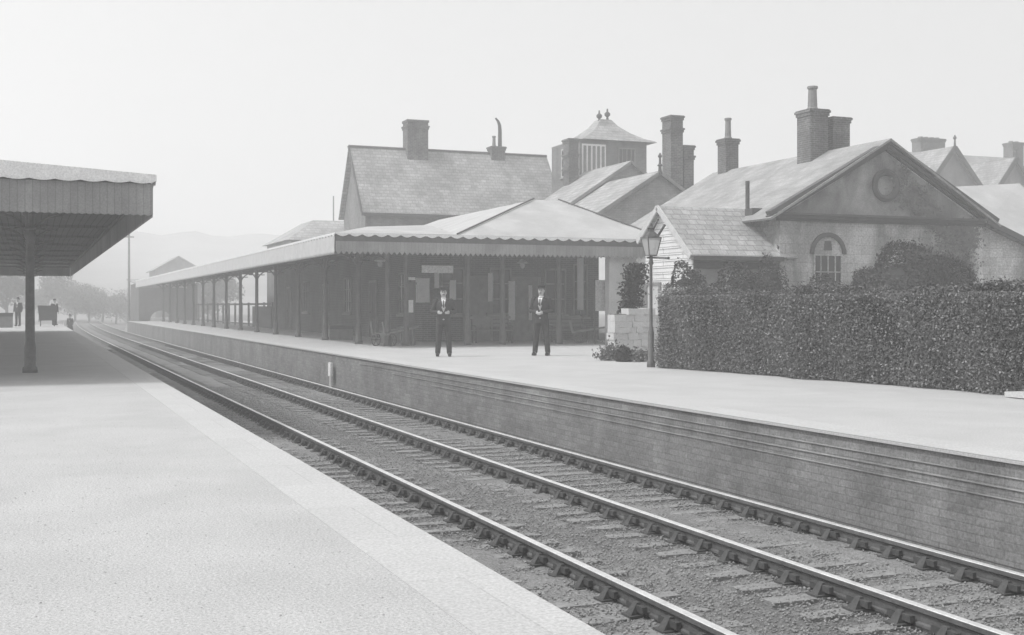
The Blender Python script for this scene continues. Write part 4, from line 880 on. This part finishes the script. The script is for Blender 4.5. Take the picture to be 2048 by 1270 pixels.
# ------------------------------------------------------------------ people
def remesh(mb, name, mat_, parent, vox):
    o = mb.build(name, mat_, parent); md_ = o.modifiers.new('r', 'REMESH'); md_.mode = 'VOXEL'; md_.voxel_size = vox; md_.use_smooth_shade = True
    sm = o.modifiers.new('s', 'SMOOTH'); sm.factor = .5; sm.iterations = 3
    dg = bpy.context.evaluated_depsgraph_get(); me = bpy.data.meshes.new_from_object(o.evaluated_get(dg)); o.modifiers.clear(); o.data = me
    if not me.materials: me.materials.append(mat_)
    return o
def limb(mb, pts, rs, n=12):
    mb.tube(pts, rs, n)
    for p, r in zip(pts, rs): mb.ball(p, r, 12, 8)
def person(x, y, z, ang, label, pose='front', vox=.012, H=1.76, hat='cap', skirt=False, coat_m=None, beard=True, st=1.0):
    o = thing('person', (0, 0, 0), label, 'person'); s = H/1.76; coat_m = coat_m or M.suit
    # figure stands at the origin facing -Y
    b = MB()
    hz = 1.615
    b.ball((0, .005, hz+.02), (.075, .095, .115), 16, 12); b.ball((0, -.04, hz-.05), (.055, .06, .07), 12, 8)      # skull, jaw
    b.ball((0, -.098, hz-.005), (.014, .022, .028), 8, 6); b.tube([(0, -.085, hz+.03), (0, -.108, hz-.015)], [.01, .014], 8)   # nose
    for sx_ in (-1, 1):
        b.ball((sx_*.076, .01, hz), (.012, .024, .034), 8, 6)
    limb(b, [(0, .01, 1.42), (0, .0, 1.54)], [.062, .055])
    b.tube([(0, 0, .92), (0, 0, 1.05), (0, .0, 1.25), (0, .01, 1.4)], [.14, .125, .15, .12], 16)
    sh_ = {}
    for sx_ in (-1, 1):
        if pose == 'front': el = (sx_*.285, .02, 1.14); wr = (sx_*.15, -.16, 1.12)
        elif pose == 'clasp': el = (sx_*.27, .0, 1.13); wr = (sx_*.09, -.18, 1.08)
        else: el = (sx_*.25, .03, 1.13); wr = (sx_*.25, -.05, .90)
        sp = (sx_*.19, .01, 1.40); sh_[sx_] = (sp, el, wr)
        limb(b, [sp, el, wr], [.052, .042, .028])
        # hand : palm, four fingers, thumb
        w = Vector(wr); dr = (w-Vector(el)).normalized()
        side = Vector((0, 0, 1)) if pose != 'down' else Vector((0, 1, 0))
        palm = w+dr*.055; b.obox(palm, (dr, side, dr.cross(side)), (.048, .038, .014)); b.ball(palm, .03, 8, 6)
        bend = Vector((0, .35, 0)) if pose != 'down' else Vector((-sx_*.3, 0, 0))
        for k, Lf in enumerate((.07, .08, .074, .058)):
            p0 = w+dr*.1+side*(.03-.02*k); p1 = p0+(dr+bend*.3).normalized()*Lf*.5; p2 = p1+(dr+bend*1.5).normalized()*Lf*.5
            b.tube([p0-dr*.02, p0, p1, p2], [.0095, .0095, .0085, .007], 8); b.ball(p2, .007, 6, 5)
        p0 = w+dr*.03+side*.035; b.tube([p0-side*.02, p0+side*.02+dr*.02, p0+side*.03+dr*.055], [.012, .011, .008], 8)
    for sx_ in (-1, 1):
        limb(b, [(sx_*.09, 0, .92), (sx_*.1*(1+st)/2, -.01, .5), (sx_*.105*st, .01, .1)], [.085, .058, .04])
        b.ball((sx_*.11*st, -.05, .05), (.045, .12, .045), 10, 6)
    body = remesh(b, 'body', M.skin, o, vox)
    # clothes
    if skirt:
        j = MB(); j.lathe(0, 0, [(.34, .03), (.27, .5), (.18, .98), (.15, 1.05)], 18); remesh(j, 'skirt', coat_m, o, max(vox, .015))
    else:
        t = MB(); t.ball((0, 0, .93), (.165, .125, .12), 16, 10)
        for sx_ in (-1, 1): limb(t, [(sx_*.09, 0, .9), (sx_*.105*(1+st)/2, -.005, .52), (sx_*.11*st, .01, .1)], [.105, .08, .068], 14)
        remesh(t, 'trousers', coat_m, o, max(vox, .012))
        f = MB()
        for sx_ in (-1, 1): f.ball((sx_*.115*st, -.06, .045), (.052, .15, .05), 12, 8); f.box(sx_*.115*st-.04, sx_*.115*st+.04, -.17, .08, .0, .025); f.ball((sx_*.115*st, .02, .08), (.055, .07, .07), 10, 6)
        remesh(f, 'boots', M.boot, o, max(vox, .01))
    c = MB()
    prof = [(.80, .185, .14), (.95, .18, .135), (1.08, .172, .13), (1.25, .198, .145), (1.36, .19, .13), (1.43, .12, .09), (1.47, .07, .07)]
    n = 20; V = [(rx*math.cos(2*math.pi*k/n), ry*math.sin(2*math.pi*k/n), zz_) for zz_, rx, ry in prof for k in range(n)]
    c.add(V, [(i*n+k, i*n+(k+1) % n, (i+1)*n+(k+1) % n, (i+1)*n+k) for i in range(len(prof)-1) for k in range(n)]+[tuple(range(n-1, -1, -1)), tuple(range((len(prof)-1)*n, len(prof)*n))])
    for sx_ in (-1, 1):
        sp, el, wr = sh_[sx_]; w = Vector(wr); e = Vector(el); limb(c, [sp, el, tuple(e+(w-e)*.93)], [.078, .062, .046], 14)
    remesh(c, 'jacket', coat_m, o, max(vox, .012))
    if not skirt:
        q = MB(); q.add([(-.055, -.118, 1.43), (.055, -.118, 1.43), (0, -.158, 1.20), (-.05, -.04, 1.47), (.05, -.04, 1.47)], [(0, 2, 1), (0, 1, 4, 3)])
        q.lathe(0, .0, [(.066, 1.44), (.062, 1.50)], 14); q.add([(-.05, -.125, 1.43), (.05, -.125, 1.43), (.0, -.165, 1.22), (-.05, -.10, 1.43), (.05, -.10, 1.43), (.0, -.12, 1.22)], [(0, 2, 1), (3, 4, 5), (0, 3, 5, 2), (1, 2, 5, 4), (0, 1, 4, 3)]); q.build('shirt_front', M.shirt, o)
        q = MB(); q.add([(-.012, -.135, 1.43), (.012, -.135, 1.43), (.02, -.168, 1.26), (0, -.175, 1.23), (-.02, -.168, 1.26)], [(0, 4, 3, 2, 1)]); q.build('tie', M.suit, o)
    fc = MB()
    for sx_ in (-1, 1): fc.ball((sx_*.03, -.087, hz+.018), (.012, .008, .008), 8, 5); fc.tube([(sx_*.015, -.094, hz+.045), (sx_*.048, -.083, hz+.043)], .005, 5)
    fc.tube([(-.022, -.092, hz-.062), (.022, -.092, hz-.062)], .005, 5); fc.build('eyes_and_mouth', M.hair, body)
    hr_ = MB(); hr_.ball((0, .022, hz+.045), (.08, .095, .1), 14, 8)
    if beard: hr_.tube([(-.035, -.088, hz-.045), (0, -.102, hz-.038), (.035, -.088, hz-.045)], [.008, .013, .008], 6)
    if skirt: hr_.ball((0, .09, hz+.05), .05, 8, 6)
    hr_.build('hair', M.hair, o, smooth=True)
    h_ = MB()
    if hat == 'cap':
        h_.lathe(0, 0, [(.088, hz+.07), (.092, hz+.10), (.115, hz+.145), (.11, hz+.16), (.02, hz+.165)], 16); h_.ball((0, -.09, hz+.075), (.07, .055, .012), 12, 6)
    else:
        h_.lathe(0, 0, [(.15, hz+.085), (.15, hz+.095), (.09, hz+.1), (.088, hz+.16), (.06, hz+.2), (.01, hz+.21)], 16)
    h_.build('hat', coat_m, o)
    o.location = (x, y, z); o.rotation_euler.z = ang; o.scale = (s, s, s)
    return o
face_cam = lambda x, y: math.atan2(-x, y)*-1
person(10.04, 29.8, 0.006, -math.atan2(10.04, 29.8)*1.0, 'man in dark uniform and cap, left of the two on the far platform', 'front', .01, 1.80, st=1.35)
person(12.65, 29.4, 0.006, -math.atan2(12.65, 29.4)*1.6, 'man in dark uniform and cap, right of the two on the far platform', 'clasp', .01, 1.86, coat_m=M.skirt, st=1.5)
x, dd_ = at(140, 102); person(x, 102, -1.0, -.4, 'distant figure in a long dark dress standing beside the rails', 'down', .02, 1.62, 'hat', True, M.skirt)
x, dd_ = at(109, 88.5); person(x, 88.5, 0, .6, 'distant man in dark clothes standing behind the luggage trolley', 'down', .02, 1.8)
x, dd_ = at(36, 85); person(x, 85, 0, -.5, 'distant person in a dark coat seen just left of the near canopy post', 'down', .02, 1.85, 'hat')
# trolley with load on the near platform
x, dd_ = at(95, 84)
o = thing('luggage_trolley', (x, 84, 0), 'dark high-sided luggage trolley at the far end of the near platform', 'luggage trolley')
mb = MB(); mb.box(x-.5, x+.5, 83.6, 84.9, .38, .46); mb.add([(x-.5, 83.6, .46), (x+.5, 83.6, .46), (x+.6, 83.5, 1.35), (x-.6, 83.5, 1.35), (x-.5, 84.9, .46), (x+.5, 84.9, .46), (x+.6, 85., 1.35), (x-.6, 85., 1.35)], [(0,1,2,3),(1,5,6,2),(5,4,7,6),(4,0,3,7),(3,2,6,7)]); mb.build('body', M.wooddk, o)
for sx_ in (-.42, .42):
    for yy in (83.8, 84.7):
        mb = MB(); n = 12; mb.tube([(x+sx_, yy+.19*math.cos(2*math.pi*i/n), .2+.19*math.sin(2*math.pi*i/n)) for i in range(n+1)], .025, 5, False); mb.tube([(x+sx_, yy-.17, .2), (x+sx_, yy+.17, .2)], .015, 5); mb.tube([(x+sx_, yy, .03), (x+sx_, yy, .37)], .015, 5); mb.build('wheel', M.iron, o)
x, dd_ = at(8, 80); trunk(x, 80, 1.0, .9, .7, 'large travel trunk on the near platform at the left edge of the photo')

# ------------------------------------------------------------------ haze
hz_ = MB().box(-305, 560, -60, 660, -2.2, 45).build('haze', M.white); kind(hz_, 'stuff')
hm = bpy.data.materials.new('haze'); hm.use_nodes = True; n = hm.node_tree.nodes; n.remove(n['Principled BSDF'])
pv = n.new('ShaderNodeVolumePrincipled'); pv.inputs['Color'].default_value = (.97, .97, .97, 1); pv.inputs['Density'].default_value = HAZE; pv.inputs['Anisotropy'].default_value = .2
hm.node_tree.links.new(pv.outputs[0], n['Material Output'].inputs['Volume'])
hz_.data.materials.clear(); hz_.data.materials.append(hm)
for o in bpy.data.objects:
    if '_o' in o: del o['_o']
